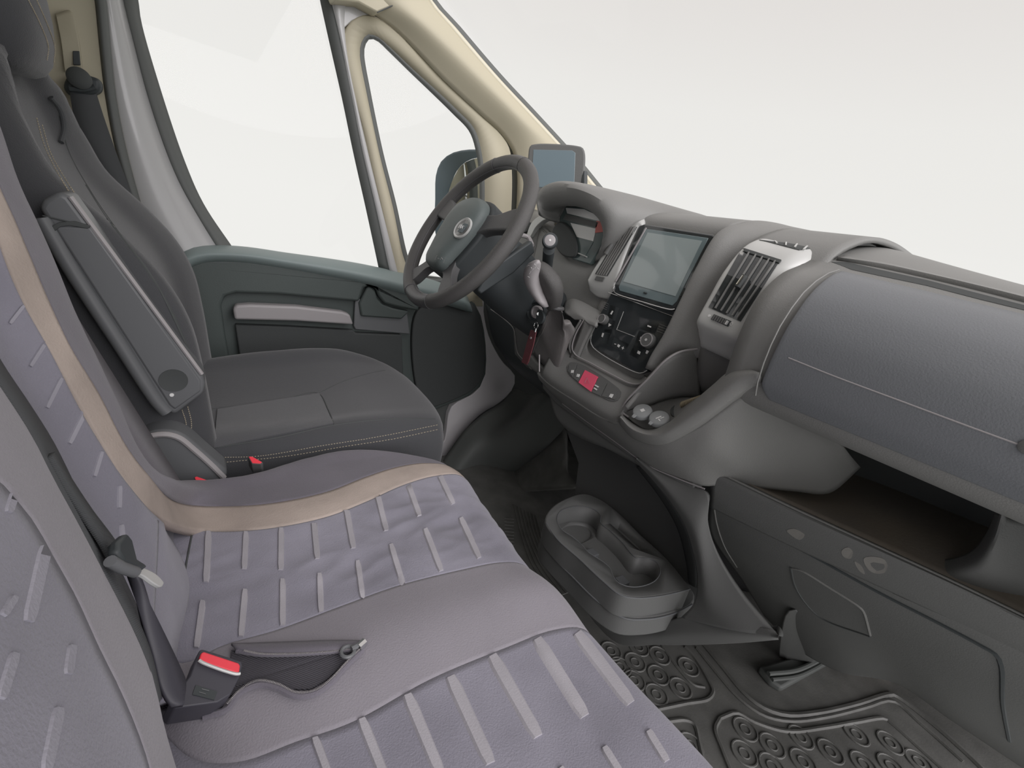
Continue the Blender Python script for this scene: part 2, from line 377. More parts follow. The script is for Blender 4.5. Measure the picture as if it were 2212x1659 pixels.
# panes
def pane(name, pts): 
    return st(prism(name, pts, (0, .004, 0), GLASS, bevel=0, smooth=False))
pane('window_1', R([(262, -262), (285, -60), (300, 60), (345, 200), (410, 380), (470, 510), (520, 548), (830, 590), (800, 450), (760, 290), (715, 80), (690, -40), (648, -262)], y=.872))
pane('window_2', R(c2([(783, 100), (800, 78), (850, 110), (940, 195), (1028, 285), (1042, 380), (1042, 500), (1010, 600), (890, 598), (850, 440), (800, 220)], 40), y=.874))
ws = [V((1.46, .86, 1.08)), V((1.46, -.95, 1.05)), V((.55, -.90, 1.56)), V((.55, .84, 1.56))]
st(mk('window_3', ws+[p+V((.004, 0, .006)) for p in ws], [(0, 1, 2, 3), (7, 6, 5, 4), (0, 4, 5, 1), (1, 5, 6, 2), (2, 6, 7, 3), (3, 7, 4, 0)], GLASS, smooth=False, closed=True))
# painted kick panel seen past the door, and sill
kick = [(1010, 640), (1042, 636), (1046, 680), (1058, 730), (1085, 780), (1113, 812), (1108, 840), (1080, 870), (1040, 895), (1005, 930), (975, 970), (940, 1015), (900, 1040), (900, 960), (955, 960), (975, 880), (1030, 845), (1048, 800), (1042, 720)]
st(prism('wall_left_sill', R(c2(kick, 60), y=.875), (0, .03, 0), 'kick_paint', bevel=.004))
prism('kick_panel_cap', R([(1004, 637), (1040, 634), (1044, 662), (1024, 662)], y=.868), (0, .02, 0), 'cream', bpy.data.objects['wall_left'], bevel=.003)

st(box('wall_left_body', (.55, .905, -.06), (1.75, .93, .74), 'rubber', bevel=0))
# wing mirror outside the quarter light
mir = empty('wing_mirror', Q(985, 470, y=1.05), 'dark wing mirror outside the small quarter window, its glass showing pale surroundings', 'mirror')
mo = [(938, 500), (938, 430), (940, 375), (952, 346), (975, 329), (1005, 322), (1040, 322), (1075, 330), (1085, 400), (1080, 500), (1060, 560), (960, 560)]
prism('mirror_housing', R(c2(mo, 40), y=1.05), (.07, .05, 0), 'mirror_shell', mir, bevel=.012, seg=4)
gl = [(960, 500), (964, 440), (975, 395), (992, 362), (1015, 345), (1045, 340), (1068, 350), (1070, 420), (1066, 500), (1050, 540), (970, 540)]
prism('mirror_glass', [Q(a, b, y=1.045) for a, b in c2(gl, 40)], (.0, .004, 0), 'mirror', mir, bevel=.001)
tube('mirror_arm', [Q(1000, 540, y=1.06), Q(1010, 590, y=1.0), Q(1030, 620, y=.92)], .025, 'mirror_shell', mir, n=8)
# ============================================================ dashboard
dash = empty('dashboard', (.9, 0, .5), 'long grey moulded dashboard spanning the cab below the windscreen', 'dashboard')
def prof(rows_xz, ys, dx=0, dz=0):
    return [[V((x+dx, y, z+dz)) for y in ys] for x, z in rows_xz]
# passenger side upper pad (profile along the cab)
P1 = [(1.26, 1.06), (1.12, 1.068), (1.02, 1.056), (.95, 1.040), (.90, 1.024), (.868, 1.012), (.842, .998), (.785, .974), (.745, .935), (.729, .883), (.730, .813), (.738, .775), (.765, .757), (.80, .752), (.88, .75)]
def droop(p, u, v):
    s = max(0, min(1, (-p.y-.30)/.35)); up = max(0, min(1, (p.z-.80)/.2))
    return V((p.x, p.y, p.z-.026*s*up-.05*s*max(0, (p.x-.9)/.3)))
pad = loft('dash_pad', prof(P1, [-.27, -.45, -.65, -.80, -.95]), 'dash', dash, nu=30, nv=70, fn=droop, solid=.01)
# windscreen-side tray ridge and long dark defroster groove
PS = Surf(pad)
v1 = PS.plate([(1796, 566), (1830, 567), (1900, 583), (2000, 605), (2120, 636), (2260, 672), (2260, 682), (2120, 648), (2000, 617), (1900, 596), (1840, 583)], .0006)
mk('defroster_groove', *v1, 'hollow', dash, smooth=False, closed=True)
loft('defroster_lip', [PS.line([(1806, 562), (1900, 579), (2000, 601), (2120, 630), (2260, 666)], .0), PS.line([(1806, 563), (1900, 577), (2000, 599), (2120, 628), (2260, 664)], .006), PS.line([(1820, 556), (1900, 570), (2000, 593), (2120, 622), (2260, 656)], .004)], 'dash', dash, solid=.003, smv=None)
# glovebox lid
LD = [(.838, 1.0005), (.806, .991), (.776, .975), (.752, .955), (.735, .93), (.722, .90), (.717, .87), (.717, .84), (.722, .808), (.732, .785)]
def lidx(z):
    for (x0, z0), (x1, z1) in zip(LD, LD[1:]):
        if z1 <= z <= z0: return x0+(x1-x0)*(z0-z)/(z0-z1)
    return LD[0][0] if z > LD[0][1] else LD[-1][0]
lrows = prof(LD, [-.333, -.337, -.45, -.65, -.80, -.93])
lid = loft('glovebox_lid', lrows, 'lid', dash, nu=50, nv=60, fn=lambda p, u, v: droop(p+V((0, -(1-v)**6*.022*max(0, (.812-p.z)/.03)**2+(-.006*math.sin(u*math.pi)*(1-v)), 0)), u, v), solid=.012, bevel=.002)
LS = Surf(lid)
sv, sf = LS.seam([(1703, 773), (1800, 812), (1950, 868), (2100, 924), (2205, 962), (2230, 970)], .0011, 40, -.0003)
seam_o = mk('lid_seam', sv, sf, 'silver_soft', lid, closed=True)
mk('lid_catch', *frame_disc(LS.hit(2222, 966)[0], LS.hit(2222, 966)[1], .008, None, .002), 'dash_dark', lid, closed=True)
sv, sf = tube_geo([droop(V((x-.004, -.331, z)), 0, 0) for x, z in LD], .0014, 6)
mk('lid_edge_bead', sv, sf, 'dash', dash, closed=True)
# ---- centre stack body
P2 = [(1.26, 1.075), (1.12, 1.088), (1.0, 1.080), (.93, 1.066), (.893, 1.046), (.872, 1.012), (.857, .96), (.842, .90), (.829, .84), (.812, .78), (.797, .735), (.79, .70), (.80, .66)]
stack = loft('stack_body', prof([(x+(.012 if z < 1.04 else 0), z) for x, z in P2], [.165, .15, .05, -.05, -.082]), 'dash', dash, nu=20, nv=60, solid=.01)
# raised shoulder right of the screens, then the hollow before the vent pod
P3 = [(1.26, 1.075), (1.10, 1.085), (1.0, 1.078), (.94, 1.063), (.872, 1.030), (.842, .96), (.824, .89), (.803, .81), (.790, .765), (.784, .735)]
sh = [[V((x+.012, -.068, z)), V((x-.008, -.080, z+.002)), V((x-.006, -.095, z+.002)), V((x+.012, -.120, z)), V((x+.030, -.155, z-.002)), V((x+.035, -.175, z-.004))] if i < 8 else [V((x+.012, -.066, z)), V((x-.004, -.072, z+.002)), V((x-.004, -.080, z+.002)), V((x+.004, -.088, z)), V((x+.02, -.094, z-.002)), V((x+.05, -.098, z-.004))] for i, (x, z) in enumerate(P3)]
loft('stack_shoulder', sh, 'dash', dash, nu=30, nv=60, solid=.01)
loft('stack_top', [[V((1.26, y, 1.07)) for y in (-.15, -.22, -.30)], [V((1.10, y, 1.078)) for y in (-.15, -.22, -.30)], [V((1.0, y, 1.072)) for y in (-.15, -.22, -.30)], [V((.94, y, 1.057)) for y in (-.15, -.22, -.30)], [V((.87, y, 1.02)) for y in (-.15, -.22, -.30)], [V((.83, y, .93)) for y in (-.15, -.22, -.30)], [V((.83, y, .80)) for y in (-.15, -.22, -.34)], [V((.86, y, .72)) for y in (-.15, -.22, -.36)]], 'dash', dash, nu=12, nv=40, solid=.01)
prism('dash_top_cover', [Q(1480, 470, x=1.24), Q(1600, 480, x=1.24), Q(1700, 502, x=1.24), Q(1806, 514, x=1.24), Q(1818, 528, x=1.2), Q(1700, 522, x=1.15), Q(1560, 495, x=1.15)], (.03, 0, -.03), 'dash', dash, bevel=.003)
prism('dash_top_slot', [Q(1500, 474, x=1.19), Q(1580, 480, x=1.19), Q(1634, 489, x=1.17), Q(1610, 493, x=1.14), Q(1560, 487, x=1.16)], (0, 0, -.006), 'hollow', dash, bevel=.001)
# ---- silver vent pod
PL = [(.985, 1.050), (.911, 1.040), (.868, 1.028), (.835, 1.008), (.800, .958), (.783, .91), (.771, .872), (.770, .862)]
PR = [(1.00, 1.036), (.92, 1.034), (.862, 1.023), (.822, .997), (.790, .95), (.774, .905), (.763, .867), (.762, .857)]
rows = []
for (a, b), (c, d) in zip(PL, PR):
    rows.append([V((a+.045, -.158, b-.012)), V((a+.006, -.157, b)), V((a, -.165, b)), V(((a+c)/2, -.21, (b+d)/2)), V((c, -.250, d)), V((c+.004, -.259, d-.001)), V((c+.016, -.272, d-.006)), V((c+.050, -.288, d-.03))])
a, b = PL[-1]; c, d = PR[-1]
for k, (dx, dz) in enumerate([(.004, -.008), (.018, -.024), (.036, -.046), (.05, -.05)]):
    rows.append([V((a+.05, -.158, b+dz)), V((a+dx+.006, -.159, b+dz)), V((a+dx, -.166, b+dz)), V(((a+c)/2+dx, -.21, (b+d)/2+dz)), V((c+dx, -.249, d+dz)), V((c+dx+.004, -.258, d+dz)), V((c+dx+.015, -.268, d+dz)), V((c+.055, -.280, d+dz))])
pod = loft('centre_vent', rows, 'silver', dash, nu=50, nv=80, solid=.004, auto=60)
VS = Surf(pod)
mk('vent_recess', *VS.quad([(1603, 537), (1684, 565), (1600, 695), (1531, 664)], .0012), 'gloss_black', pod, closed=True, smooth=False)
mk('vent_frame_top', *VS.quad([(1600, 536), (1688, 564), (1683, 570), (1598, 542)], .003), 'hollow', pod, closed=True)
vanes = []
for t in (.18, .36, .54, .72, .88):
    a0 = (1603+81*t, 542+26*t); b0 = (1533+68*t, 661+30*t); vanes.append(VS.quad([a0, (a0[0]+2.4, a0[1]+.8), (b0[0]+2.4, b0[1]+.8), b0], .004, 3, 16))
v, f, _ = merge(vanes); mk('vent_vanes', v, f, 'dash', pod, closed=True)
p, nrm = VS.hit(1607, 612); a_ = VS.hit(1613, 602, .008)[0]; b_ = VS.hit(1597, 625, .008)[0]
tube('vent_knob', [a_, b_], .0055, 'hollow', pod, ns=12)
tube('knob_inlay', [a_.lerp(b_, .1)+nrm*.004, a_.lerp(b_, .9)+nrm*.004], .0028, 'chrome', pod, ns=8)
mk('thumb_wheel_slot', *VS.quad([(1543, 679), (1580, 694), (1573, 706), (1536, 690)], .0012, 5, 5), 'black', pod, closed=True)
ribs = [VS.quad([(1545+32*t, 681+13*t), (1548+32*t, 682+13*t), (1542+32*t, 692+13*t), (1539+32*t, 691+13*t)], .004, 3, 5) for t in (0, .15, .3, .45, .6, .75)]
v, f, _ = merge(ribs); mk('thumb_wheel', v, f, 'dash_dark', pod, closed=True)
mk('wheel_pointer', *VS.quad([(1573, 694), (1576, 695), (1571, 703), (1568, 702)], .005, 3, 4), 'white_mark', pod, closed=True)
pr, nr = VS.hit(1580, 700)
mk('open_mark', *frame_disc(pr, nr, 0, [(.0030, 0), (.0030, .0008), (.0018, .0008), (.0018, 0)]), 'white_mark', pod)
pr, nr = VS.hit(1532, 682)
mk('closed_mark', *frame_disc(pr, nr, .0026, None, .0008), 'white_mark', pod)
mk('windscreen_vent', *VS.quad([(1640, 519), (1772, 534), (1726, 541), (1655, 522)], .0012), 'hollow', pod, closed=True)
vanes = [VS.quad([(1648+24*k, 519.5+3.0*k), (1651+24*k, 520+3.0*k), (1661+19*k, 524+4.3*k), (1657+19*k, 523.5+4.2*k)], .003, 3, 8) for k in range(1, 5)]
v, f, _ = merge(vanes); mk('windscreen_vent_vanes', v, f, 'silver', pod, closed=True)
# ---- left centre vent (beyond the screen)
rows = [R([(1392, 473), (1350, 487), (1345, 489)], x=.885), R([(1380, 480), (1335, 502), (1322, 515)], x=.868), R([(1352, 540), (1310, 545), (1298, 556)], x=.85), R([(1335, 590), (1282, 588), (1272, 600)], x=.835), R([(1325, 628), (1280, 618), (1270, 606)], x=.83), R([(1322, 648), (1288, 640), (1274, 628)], x=.835)]
lv = loft('driver_centre_vent', rows, 'silver', dash, nu=16, nv=40, solid=.03, smv=True)
LV = Surf(lv)
mk('vent_recess', *LV.quad([(1346, 492), (1376, 490), (1313, 596), (1286, 592)], .0012), 'hollow', lv, closed=True)
v, f, _ = merge([LV.quad([(1346+29*t, 493-2*t), (1348+29*t, 493-2*t), (1289+26*t, 593+3*t), (1287+26*t, 593+3*t)], .004, 3, 14) for t in (.12, .3, .48, .66, .84)])
mk('vent_vanes', v, f, 'dash', lv, closed=True)
tube('vent_knob', [LV.hit(1327, 530, .008)[0], LV.hit(1313, 552, .008)[0]], .006, 'dash_dark', lv, ns=12)
mk('thumb_wheel', *LV.quad([(1290, 597), (1307, 600), (1303, 608), (1286, 605)], .003, 4, 4), 'dash_dark', lv, closed=True)
prism('vent_underside', R([(1274, 618), (1322, 642), (1300, 690), (1270, 672)], x=.85), (.04, 0, 0), 'dash', dash, bevel=.004)
# ---- climate panel
SP0 = V((.800, .0, .73)); SN = V((-.30, 0, .077)).normalized()
def sp_(pts, off=0.0): return [Q(a, b, n=(SP0+SN*off, SN)) for a, b in pts]
clim = prism('climate_panel', sp_([(1325, 622), (1462, 672), (1450, 700), (1400, 800), (1384, 806), (1370, 802), (1282, 752), (1274, 738), (1276, 715)], .004), SN*-.03, 'gloss_black', None, bevel=.003)
tag(clim, 'gloss black climate control panel with knobs and symbols under the big touchscreen', 'climate panel')
tube('climate_chrome_line', sp_([(1315, 632), (1360, 648), (1410, 667), (1455, 684)], .005), .0009, 'chrome', clim)
tube('panel_edge_bead', sp_([(1287, 700), (1276, 735), (1281, 750), (1370, 803), (1386, 806), (1398, 800)], .0035), .0011, 'silver', clim, n=24)
def btn(name, q, h=.004, m='black', par=None): return prism(name, sp_(q, h), SN*-(h), m, par or clim, bevel=.0007)
for q in [[(1318, 658), (1338, 665), (1329, 694), (1311, 685)], [(1316, 688), (1330, 694), (1320, 722), (1304, 716)], [(1302, 716), (1320, 722), (1312, 745), (1296, 738)],
          [(1394, 688), (1424, 700), (1415, 722), (1384, 712)], [(1380, 713), (1402, 722), (1390, 748), (1371, 740)], [(1371, 742), (1395, 750), (1378, 776), (1358, 766)],
          [(1326, 728), (1360, 743), (1350, 762), (1320, 748)]]:
    btn('button', q)
btn('climate_display', [(1347, 672), (1390, 690), (1372, 728), (1332, 712)], .003, 'hollow')
tube('display_trim', sp_([(1347, 673), (1332, 712), (1371, 727)], .0045), .0007, 'silver', clim)
def knob(px, py, r, par=clim):
    c = sp_([(px, py)], .003)[0]; k = disc('knob', c, SN, r, 'dash_dark', par, [(r, 0), (r, .012), (r*.88, .015), (r*.2, .0155)])
    return k, c
k1, c1 = knob(1307, 692, .0125); k2, c2_ = knob(1404, 738, .0165)
for k, c, r in ((k1, c1, .0125), (k2, c2_, .0165)): mk('knob_ring', *frame_disc(c, SN, 0, [(r*.93, .0145), (r*.90, .0158), (r*.82, .0158), (r*.80, .0145)]), 'silver_soft', k)
v, f, _ = merge([tube_geo(sp_([(1425-2*i, 700+5*i), (1446-2*i, 708+5*i)], .0045), .0004, 5) for i in range(4)]+[tube_geo(sp_([(1303-1.5*i, 652+4*i), (1315-1.5*i, 657+4*i)], .0045), .0004, 5) for i in range(4)])
mk('grille_lines', v, f, 'dash', clim)
def sym(polys, par, plane=sp_, h=.0052, m='white_mark', name='symbol'):
    P = []
    for q in polys:
        a = plane(q, h); b = plane(q, h-.0008); n = len(q)
        P.append((a+b, [tuple(range(n)), tuple(range(2*n-1, n-1, -1))]+[(i, (i+1) % n, (i+1) % n+n, i+n) for i in range(n)]))
    v, f, _ = merge(P); return mk(name, v, f, m, par, smooth=False, closed=True)
sym([[(1322, 671), (1325, 672), (1321, 680), (1318, 678)]], clim); sym([[(1315, 698), (1321, 702), (1314, 706)]], clim); sym([[(1301, 719), (1305, 720), (1302, 729), (1299, 727)]], clim)
sym([[(1399, 702), (1407, 705), (1406, 708), (1398, 705)]], clim)
sym([[(1384, 727), (1390, 730), (1388, 735), (1382, 732)], [(1381, 734), (1386, 736), (1385, 738), (1380, 736)]], clim)
sym([[(1378, 757), (1384, 760), (1382, 766), (1376, 763)]], clim); sym([[(1397, 756), (1402, 759), (1398, 765), (1394, 763)]], clim)
sym([[(1327, 742), (1331, 743), (1331, 744.5), (1327, 743.5)], [(1335, 743), (1340, 746), (1337, 751), (1333, 748)], [(1343, 750), (1348, 752), (1347.5, 753.5), (1342.5, 751.5)], [(1346, 748.5), (1347.5, 749), (1345, 755), (1343.5, 754.5)]], clim)
cc = c2_+SN*.0157; mk('fan_mark', *frame_disc(cc, SN, 0, [(.0028, 0), (.0028, .0006), (.0016, .0006), (.0016, 0)]), 'white_mark', k2)
# tray ledge around the climate panel's foot, and the switch row
ledge_o = [(1262, 690), (1244, 722), (1237, 750), (1243, 764), (1280, 785), (1330, 812), (1362, 827), (1384, 828), (1397, 816)]
ledge_i = [(1290, 690), (1275, 722), (1268, 742), (1273, 756), (1300, 772), (1345, 797), (1368, 808), (1383, 811), (1392, 804)]
loft('stack_foot', [[Q(a, b, x=.812) for a, b in ledge_i], [Q(a, b+8, x=.80) for a, b in ledge_i], [Q(a, b, x=.783) for a, b in ledge_o], [Q(a-5, b+3, x=.772) for a, b in ledge_o]], 'dash', dash, nu=60, nv=20, solid=.006)
tube('stack_foot_bead', [Q(a-1, b+1, x=.771) for a, b in ledge_o], .0018, 'silver_soft', dash, n=50)
f0 = [(1215, 720), (1222, 750), (1236, 764), (1280, 788), (1330, 815), (1362, 830), (1386, 830), (1397, 818)]
f1 = [(1195, 755), (1205, 785), (1222, 800), (1270, 822), (1320, 852), (1346, 868), (1358, 864), (1370, 852)]
f2 = [(1172, 800), (1185, 815), (1200, 826), (1245, 852), (1295, 885), (1322, 900), (1336, 898), (1346, 884)]
f3 = [(1168, 812), (1182, 828), (1198, 840), (1240, 866), (1290, 897), (1325, 916), (1338, 914), (1346, 904)]
fas = loft('switch_fascia', [R(f0, x=.776), R(f1, x=.755), R(f2, x=.742), R(f3, x=.748)], 'dash', dash, nu=50, nv=24, solid=.01)
FS = Surf(fas)
sw = mk('switch_row', *FS.plate(c2([(1226, 792), (1234, 783), (1250, 785), (1290, 806), (1330, 834), (1342, 846), (1338, 862), (1328, 868), (1300, 858), (1250, 826), (1228, 806)], 30), .002), 'dash_dark', dash, smooth=False, closed=True)
mk('hazard_button', *FS.plate([(1266, 801), (1293, 815), (1278, 847), (1252, 828)], .005), 'red_mark', sw, smooth=False, closed=True)
for q in ([(1231, 790), (1247, 787), (1239, 816), (1229, 803)], [(1249, 788), (1265, 800), (1251, 826), (1241, 818)], [(1295, 816), (1312, 828), (1298, 856), (1280, 848)], [(1314, 830), (1336, 846), (1329, 864), (1301, 857)]): mk('switch', *FS.plate(q, .0035), 'dash_dark', sw, smooth=False, closed=True)
def fmark(qs, m='white_mark', h=.0045, n='symbol'):
    v, f, _ = merge([FS.plate(q, h) for q in qs]); mk(n, v, f, m, sw, smooth=False, closed=True)
fmark([[(1236, 801), (1241, 801), (1240, 807), (1235, 807)], [(1249, 809), (1254, 810), (1252, 816), (1247, 815)], [(1288, 832), (1295, 836), (1293, 838), (1286, 834)], [(1286, 838), (1292, 842), (1290, 844), (1284, 840)], [(1321, 852), (1327, 853), (1323, 861), (1317, 858)]])
tri = FS.line([(1271, 818), (1276, 830), (1266, 829)], .0058); v, f = tube_geo(tri, .0004, 5, True); mk('hazard_triangle', v, f, 'silver_soft', sw)
# ---- storage cubby with sockets, right of the stack
cub = dash
r_in = [(1352, 897), (1343, 885), (1350, 872), (1400, 820), (1440, 778), (1470, 760), (1500, 755)]
loft('cubby_side', [RX([(1344, 888, .752), (1353, 868, .753), (1400, 818, .757), (1440, 777, .765), (1470, 760, .79), (1508, 754, .84)]), RX([(1347, 892, .756), (1365, 884, .77), (1402, 876, .80), (1440, 864, .82), (1478, 858, .84), (1513, 864, .86)])], 'dash', cub, nu=30, nv=8, smv=False, solid=.005)
tube('cubby_rim', RX([(1358, 901, .75), (1343, 888, .75), (1352, 868, .751), (1400, 818, .755), (1440, 777, .763), (1470, 760, .785), (1506, 754, .82)]), .0022, 'silver_soft', cub, n=50)
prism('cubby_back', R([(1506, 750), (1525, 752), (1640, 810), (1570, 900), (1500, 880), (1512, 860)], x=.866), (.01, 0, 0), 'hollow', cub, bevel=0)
loft('cubby_floor', [RX([(1350, 896, .757), (1372, 914, .757), (1402, 928, .76), (1440, 918, .765), (1490, 878, .77), (1545, 832, .78)]), RX([(1347, 892, .758), (1365, 884, .772), (1402, 876, .802), (1440, 864, .822), (1478, 858, .842), (1513, 864, .862)])], 'dash', cub, nu=20, nv=12, solid=.005)
disc('cup_hole', Q(1482, 890, x=.80), (-.45, .1, .85), .030, 'hollow', cub, [(.030, 0), (.030, .004), (.028, .004), (.0001, .001)])
rim_o = [(1336, 908), (1360, 934), (1398, 950), (1432, 951), (1470, 935), (1520, 905), (1570, 868), (1610, 840), (1645, 822)]
rim_m = [(1340, 900), (1362, 924), (1395, 938), (1428, 938), (1460, 920), (1510, 885), (1560, 845), (1600, 815), (1640, 806)]
rim_i = [(1345, 894), (1368, 914), (1400, 927), (1440, 915), (1490, 875), (1540, 832), (1580, 800), (1616, 794)]
loft('cubby_lip', [R(rim_i, x=.765), R([(a-2, b+3) for a, b in rim_i], x=.735), R(rim_m, x=.718), R(rim_o, x=.726), R([(a+3, b+10) for a, b in rim_o], x=.742)], 'dash', cub, nu=40, nv=24, solid=.006)
def lid_socket(px, py, r, label=None):
    n_ = V((-.55, -.05, .8)).normalized(); c = Q(px, py, x=.752)
    o = disc('socket_cover', c, n_, r, 'socket', cub, [(r*1.05, -.004), (r*1.05, 0), (r, .004), (r*.9, .0055), (.0001, .006)])
    t_ = Q(px-14, py+8, n=(c, n_)); prism('lift_tab', [t_+V((0, .005, 0))+n_*.002, t_+V((0, -.005, 0))+n_*.002, t_+V((-.008, -.003, -.006))+n_*.002, t_+V((-.008, .003, -.006))+n_*.002], n_*.003, 'socket', o, bevel=.0008)
    w_ = lambda pts, h: [Q(a, b, n=(c+n_*(h+.0015), n_)) for a, b in pts]
    if px < 1400: sym([[(px-6, py-5), (px+2, py-8), (px+6, py-3), (px-2, py)]], o, w_)
    else: sym([[(px-8, py-2), (px+4, py-7), (px+5, py-5), (px-7, py)], [(px-3, py), (px, py-1), (px+3, py+4), (px+1, py+5)], [(px+2, py-2), (px+10, py-5), (px+11, py-3.5), (px+3, py-.5)]], o, w_)
lid_socket(1388, 890, .0195); lid_socket(1424, 905, .0195)
# ---- grey lower fascia under the cubby
w0 = [(1160, 806), (1185, 830), (1240, 866), (1300, 903), (1340, 912), (1400, 944), (1440, 950), (1500, 925), (1570, 878), (1646, 830), (1668, 880), (1700, 905)]
w1 = [(1165, 820), (1190, 845), (1250, 885), (1310, 925), (1360, 955), (1430, 985), (1480, 985), (1540, 965), (1600, 940), (1670, 920), (1740, 930), (1800, 950)]
w2 = [(1175, 828), (1200, 858), (1260, 905), (1330, 955), (1400, 1005), (1460, 1030), (1520, 1050), (1580, 1045), (1650, 1055), (1720, 1062), (1790, 1066), (1860, 1010)]
loft('lower_fascia', [RX([(a, b, .745+.03*max(0, a-1646)/54) for a, b in w0]), RX([(a, b, .765+.10*max(0, a-1540)/260) for a, b in w1]), RX([(a, b, .80+.17*max(0, a-1500)/360) for a, b in w2])], 'dash', dash, nu=70, nv=24, solid=.01)
tube('fascia_lower_bead', R([(1215, 872), (1260, 905), (1330, 955), (1400, 1005), (1460, 1032), (1522, 1056)], x=.80), .0016, 'silver_soft', dash, n=30)
prism('fascia_edge_bevel', R([(1170, 822), (1200, 850), (1300, 918), (1420, 985), (1500, 1040), (1500, 1058), (1400, 1012), (1300, 945), (1200, 872), (1172, 840)], x=.803), (.03, 0, 0), 'dash_dark', dash, bevel=.004)
# ---- driver's side: binnacle hood, cluster, knee panel
bh = dash
hi = [(1172, 470), (1172, 452), (1185, 443), (1215, 437), (1250, 438), (1278, 450), (1298, 472), (1306, 500), (1300, 535), (1285, 565)]
ho = [(1166, 462), (1164, 438), (1172, 418), (1198, 406), (1235, 406), (1270, 418), (1300, 440), (1320, 470), (1322, 508), (1308, 555)]
ht = [(1170, 466), (1164, 430), (1174, 410), (1202, 396), (1240, 397), (1282, 410), (1322, 432), (1345, 462), (1346, 502), (1325, 548)]
loft('hood', [R([(1205, 480), (1207, 462), (1214, 448), (1235, 440), (1262, 445), (1288, 458), (1310, 482), (1318, 505), (1305, 540), (1290, 562)], x=.86), RX([(a, b, .79+.07*(max(0, i-4)/5)**1.5) for i, (a, b) in enumerate(hi)]), RX([(a, b, .768+.09*(max(0, i-4)/5)**1.5) for i, (a, b) in enumerate(ho)]), RX([(a, b, .79+.09*(max(0, i-4)/5)**1.5) for i, (a, b) in enumerate(ht)]), [V((1.0, .50, 1.0)), V((1.0, .48, 1.06)), V((1.0, .44, 1.085)), V((1.0, .38, 1.10)), V((1.0, .30, 1.105)), V((1.0, .22, 1.10)), V((1.0, .14, 1.085)), V((1.0, .10, 1.07)), V((1.0, .10, 1.05)), V((1.0, .11, 1.03))], [V((1.26, .55, 1.0)), V((1.26, .5, 1.05)), V((1.26, .45, 1.065)), V((1.26, .4, 1.07)), V((1.26, .3, 1.075)), V((1.26, .22, 1.075)), V((1.26, .15, 1.075)), V((1.26, .1, 1.075)), V((1.26, .08, 1.06)), V((1.26, .06, 1.04))]], 'dash', bh, nu=50, nv=50, solid=.004)
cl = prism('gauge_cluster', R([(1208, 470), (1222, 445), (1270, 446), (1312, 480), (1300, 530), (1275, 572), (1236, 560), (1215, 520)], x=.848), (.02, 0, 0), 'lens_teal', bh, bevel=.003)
def cp(name, q, m): prism(name, R(q, x=.8465), (.002, 0, 0), m, cl, bevel=0, smooth=False)  # reflections on the lens drawn as white, dark and red panels
cp('lens_reflection', [(1222, 449), (1262, 452), (1300, 470), (1296, 478), (1225, 461)], 'reflection_white')
cp('lens_dark_band', [(1222, 462), (1292, 480), (1288, 492), (1216, 474)], 'dash_dark')
cp('lens_reflection', [(1232, 481), (1287, 494), (1281, 521), (1246, 512)], 'reflection_white')
cp('lens_reflection_red', [(1288, 478), (1304, 472), (1310, 500), (1285, 503)], 'reflection_red')
cp('trip_display', [(1246, 514), (1281, 523), (1262, 556), (1244, 540)], 'lens_teal')
tube('needle', R([(1249, 547), (1268, 555)], x=.845), .0018, 'silver', cl)
prism('cluster_shroud', R(c2([(1208, 478), (1222, 484), (1238, 505), (1246, 535), (1240, 555), (1215, 552), (1196, 525), (1192, 498)], 30), x=.838), (.008, 0, 0), 'hollow', bh, bevel=.004)
0 and prism('binnacle_post', R(c2([(1192, 480), (1205, 455), (1214, 445), (1226, 440), (1216, 462), (1208, 484), (1200, 498), (1190, 498)], 24), x=.80), (.06, 0, 0), 'hollow', bh, bevel=.004)
df = [R([(1100, 470), (1140, 452), (1168, 456), (1200, 470)], x=.93), R([(1100, 520), (1130, 480), (1160, 470), (1200, 490)], x=.88), R([(1105, 560), (1140, 520), (1180, 500), (1230, 560), (1275, 572), (1310, 560)], x=.86), R([(1120, 600), (1150, 590), (1200, 580), (1250, 590), (1290, 600), (1305, 610)], x=.85), R([(1140, 640), (1170, 640), (1210, 640), (1250, 645), (1290, 650), (1310, 650)], x=.845), R([(1150, 680), (1170, 680), (1210, 680), (1240, 690), (1270, 700), (1300, 700)], x=.83)]
loft('driver_fascia', df, 'dash', dash, nu=40, nv=40, solid=.01)
prism('cluster_side_trim', R(c2([(1140, 498), (1150, 478), (1172, 463), (1196, 462), (1198, 470), (1176, 475), (1158, 490), (1145, 512), (1138, 515)], 30), x=.845), (.02, 0, 0), 'silver', dash, bevel=.002)
prism('side_vent', R([(1122, 490), (1140, 478), (1146, 482), (1138, 500), (1128, 503)], x=.85), (.01, 0, 0), 'hollow', dash, bevel=.001)
loft('driver_dash_top', [[V((1.26, .9, 1.04)), V((1.26, .7, 1.05)), V((1.26, .5, 1.055))], [V((1.0, .9, 1.02)), V((1.0, .7, 1.03)), V((1.0, .5, 1.04))], [V((.9, .88, .96)), V((.88, .7, .98)), V((.87, .52, 1.0))], [V((.88, .88, .84)), V((.86, .7, .84)), V((.85, .5, .84))]], 'dash', dash, nu=14, nv=24, solid=.01)
